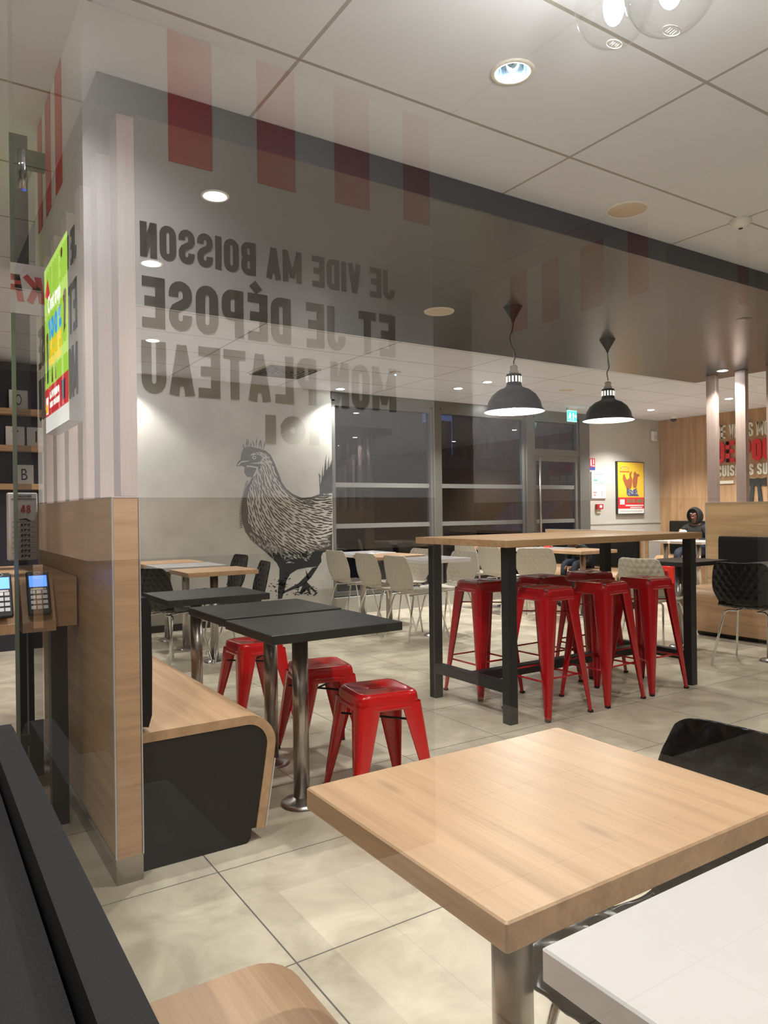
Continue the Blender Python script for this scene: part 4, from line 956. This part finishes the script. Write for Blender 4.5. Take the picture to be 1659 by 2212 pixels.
t = wallbox('fire_call_point', 'small red fire alarm call point below the white notice', 'fire alarm', 8.66, 8.79, 1.20, 1.275, .045, mat('alarm red', (.45, .01, .02), .35), 'housing')
MB().box(.045, .10, -.048, -.0452, .02, .06).build('press_plate', M_WPAINT, t); MB().box(.02, .10, -.02, -.001, -.06, -.001).build('hinged_flap', M_SPK, t)

# lettering on the wood wall
t = thing('wall_lettering', 'raised red and cream French lettering on the wood wall', 'lettering', (WXR, 6.5, 0))
F = frame((-.0005, .12, 0), (0, -1, 0), (0, 0, 1))
cr_ = mat('cream letters', (.70, .66, .56), .5)
mb = MB(); block_text(mb, F, 'DE VRAIS MORCEAUX', .13, 1.45, 2.225, 2.425, 0, .025, .36); mb.build('top_line', cr_, t)
mb = MB(); block_text(mb, F, 'DE POULET', .13, 1.47, 1.87, 2.18, 0, .03, .42); mb.build('middle_line', mat('red letters', (.68, .015, .02), .45), t)
mb = MB(); block_text(mb, F, 'CUISINÉS SUR PLACE', .14, 1.45, 1.665, 1.868, 0, .025, .42); mb.build('bottom_line', cr_, t)
mb = MB(); poly_on(mb, F, rect(.13, .40, 1.555, 1.60), 0, .025); mb.build('underline', cr_, t)
mb = MB(); bow = [(.52, 1.605), (.62, 1.615), (.70, 1.605), (.78, 1.62), (.86, 1.605), (.97, 1.62), (.97, 1.50), (.84, 1.52), (.90, 1.20), (.80, 1.20), (.77, 1.50), (.72, 1.52), (.70, 1.50), (.66, 1.20), (.56, 1.20), (.62, 1.51), (.52, 1.50)]
poly_on(mb, F, [(.59+(u-.52)*.66, v) for u, v in bow][::-1], 0, .02); mb.build('black_bow_tie', mat('black bow', (.02, .022, .02), .6), t)

# ------------------------------------------------------------------ people
M_SKIN = mat('dark brown skin', (.14, .055, .032), .5); M_HOOD = mat('black cotton', (.010, .010, .011), .85, bump=.4, nscale=200); M_LIP = mat('lips', (.30, .07, .06), .5); M_EYE = mat('eye white', (.6, .58, .55), .3)
def skin(name, verts, edges, rad, M, parent, root=0, sub=1):
    me = bpy.data.meshes.new(name); me.from_pydata(verts, edges, []); o = bpy.data.objects.new(name, me); COL.objects.link(o); o.parent = parent
    md = o.modifiers.new('s', 'SKIN'); 
    for i, r in enumerate(rad):
        me.skin_vertices[0].data[i].radius = (r, r) if not isinstance(r, tuple) else r
    me.skin_vertices[0].data[root].use_root = True
    md.use_smooth_shade = True; ss = o.modifiers.new('u', 'SUBSURF'); ss.levels = sub; ss.render_levels = sub; me.materials.append(M); return o
def person(label, loc, rz, sc, hood=True, lean=0.1):
    # seated figure, origin on the floor under the hips, facing +y
    t = thing('person', label, 'person', loc, rz); hz = .465+.12*sc
    cl, sl = math.cos(lean), math.sin(lean)
    def T(p):
        x, y, z = p; z -= .58; return (x*sc, (y*cl+z*sl)*sc, hz+(z*cl-y*sl)*sc)
    def TM(mb_): mb_.v = [T(v) for v in mb_.v]; return mb_
    V_ = [(0, 0, .58), (0, .0, .74), (0, .01, .93), (0, .02, 1.00), (0, .035, 1.08), (0, .045, 1.17), (-.17, .02, .90), (-.24, .12, .70), (-.10, .33, .78), (-.05, .385, .82), (.17, .02, .90), (.24, .12, .70), (.10, .33, .78), (.05, .385, .82)]
    E_ = [(0, 1), (1, 2), (2, 3), (3, 4), (4, 5), (2, 6), (6, 7), (7, 8), (8, 9), (2, 10), (10, 11), (11, 12), (12, 13)]
    R_ = [.10, .11, .07, .045, .078, .070, .045, .034, .022, .028, .045, .034, .022, .028]
    for sx_ in (-1, 1):
        base = 9 if sx_ < 0 else 13; bx, by, bz = V_[base]
        for k in range(4):
            ln = (.034, .040, .038, .030)[k]; ox = sx_*(.020-.013*k)
            a = len(V_); V_ += [(bx+ox, by+.022, bz+.012), (bx+ox*.9-sx_*.004, by+.022+ln*.7, bz+.004), (bx+ox*.7-sx_*.008, by+.026+ln, bz-.014)]; E_ += [(base, a), (a, a+1), (a+1, a+2)]; R_ += [.009, .0075, .006]
        a = len(V_); V_ += [(bx-sx_*.026, by+.004, bz+.018), (bx-sx_*.034, by+.026, bz+.022)]; E_ += [(base, a), (a, a+1)]; R_ += [.009, .007]
    S = lambda rs: [tuple(q*sc for q in r) if isinstance(r, tuple) else r*sc for r in rs]
    skin('body', [T(v) for v in V_], E_, S(R_), M_SKIN, t, 0, 2)
    TM(MB().sphere((0, .118, 1.115), .017, 10, 8, (.8, .9, 1.2))).build('nose', M_SKIN, t)
    TM(MB().sphere((0, .116, 1.075), .022, 12, 6, (1.2, .5, .5))).build('mouth', M_LIP, t)
    for s_ in (-1, 1):
        TM(MB().sphere((s_*.030, .108, 1.14), .012, 10, 8, (1, .6, .6))).build('eye', M_EYE, t); TM(MB().sphere((s_*.030, .115, 1.14), .0055, 8, 6)).build('pupil', M_INK, t)
        TM(MB().sphere((s_*.080, .03, 1.12), .018, 10, 8, (.4, .8, 1.3))).build('ear', M_SKIN, t)
    V2 = [(0, 0, .59), (0, -.01, .68), (0, -.01, .80), (0, .0, .91), (-.17, .02, .90), (-.24, .11, .71), (-.13, .29, .765), (.17, .02, .90), (.24, .11, .71), (.13, .29, .765)]
    E2 = [(0, 1), (1, 2), (2, 3), (3, 4), (4, 5), (5, 6), (3, 7), (7, 8), (8, 9)]; R2 = [(.16, .12), (.17, .13), (.18, .13), (.10, .09), .075, .058, .042, .075, .058, .042]
    skin('hoodie', [T(v) for v in V2], E2, S(R2), M_HOOD, t, 0, 2)
    kz = hz-.02
    V3 = [(0, .0, hz), (-.09*sc, .04*sc, hz-.01), (-.12*sc, .42*sc, kz), (-.12*sc, .46*sc, .07), (.09*sc, .04*sc, hz-.01), (.12*sc, .42*sc, kz), (.12*sc, .46*sc, .07)]
    skin('trousers', V3, [(0, 1), (1, 2), (2, 3), (0, 4), (4, 5), (5, 6)], S([.115, .085, .065, .045, .085, .065, .045]), mat('dark denim', (.02, .025, .04), .8), t, 0, 2)
    for s_ in (-1, 1): MB().sphere((s_*.12*sc, .50*sc, .042), .048, 14, 8, (.85*sc, 2.1*sc, .85)).build('shoe', M_BLKM, t)
    if hood:
        hd = MB(); rows = []
        for i in range(11):
            u = i/10; yy = .115-.235*u; r_ = .118*math.sqrt(max(0, 1-((u-.25)/.78)**2)) if u > .25 else .100+.018*u/.25
            rows.append([(r_*math.sin(2*math.pi*k/24)*.95, yy, 1.105+r_*math.cos(2*math.pi*k/24)*1.18-(.03*u)) for k in range(24)])
        hd.grid(rows, True)
        rows2 = [[(p[0]*.90, p[1]+.004, 1.105+(p[2]-1.105)*.90) for p in rows[0]], rows[0]]
        hd.grid(rows2, True); TM(hd).build('hood', M_HOOD, t)
    else:
        TM(MB().sphere((0, .01, 1.135), .095, 20, 12, (1, 1.08, 1))).build('hair', M_INK, t)
    return t
person('person in a black hoodie with the hood up, eating at the white table', (9.86, 6.60, 0), math.radians(100), .98)
person('small person in dark clothes bent at the oak table, half hidden by the bar table', (7.12, 6.33, 0), math.radians(92), .72, False, .75)
t = thing('food_wrap', 'white food wrapper held up in the hands of the hooded person', 'food wrapper', (9.40, 6.53, .86))
MB().sphere((0, 0, 0), .04, 12, 8, (.8, 1.6, .7)).build('paper', M_WPAINT, t); MB().sphere((0, .035, .015), .028, 10, 8, (.9, .9, .8)).build('sandwich', mat('toasted bread', (.45, .22, .08), .7), t)
t = thing('takeaway_box', 'white takeaway box with grey print on the white table', 'food box', (8.93, 6.13, .75), .2)
MB().prism([(-.05, 0), (.05, 0), (.06, .085), (-.06, .085)], 'y', -.045, .045).build('carton', M_WPAINT, t); MB().box(-.03, .03, -.0462, -.0452, .025, .06).build('print', M_SPK, t)
t = thing('food_carton', 'red and white food carton on the far white table', 'food box', (6.42, 6.28, .75), .4)
MB().prism([(-.045, 0), (.045, 0), (.055, .075), (-.055, .075)], 'y', -.04, .04).build('carton', mat('red print card', (.75, .08, .05), .5), t); MB().box(-.018, .018, -.0412, -.0402, .0, .07).build('white_stripe', M_WPAINT, t)
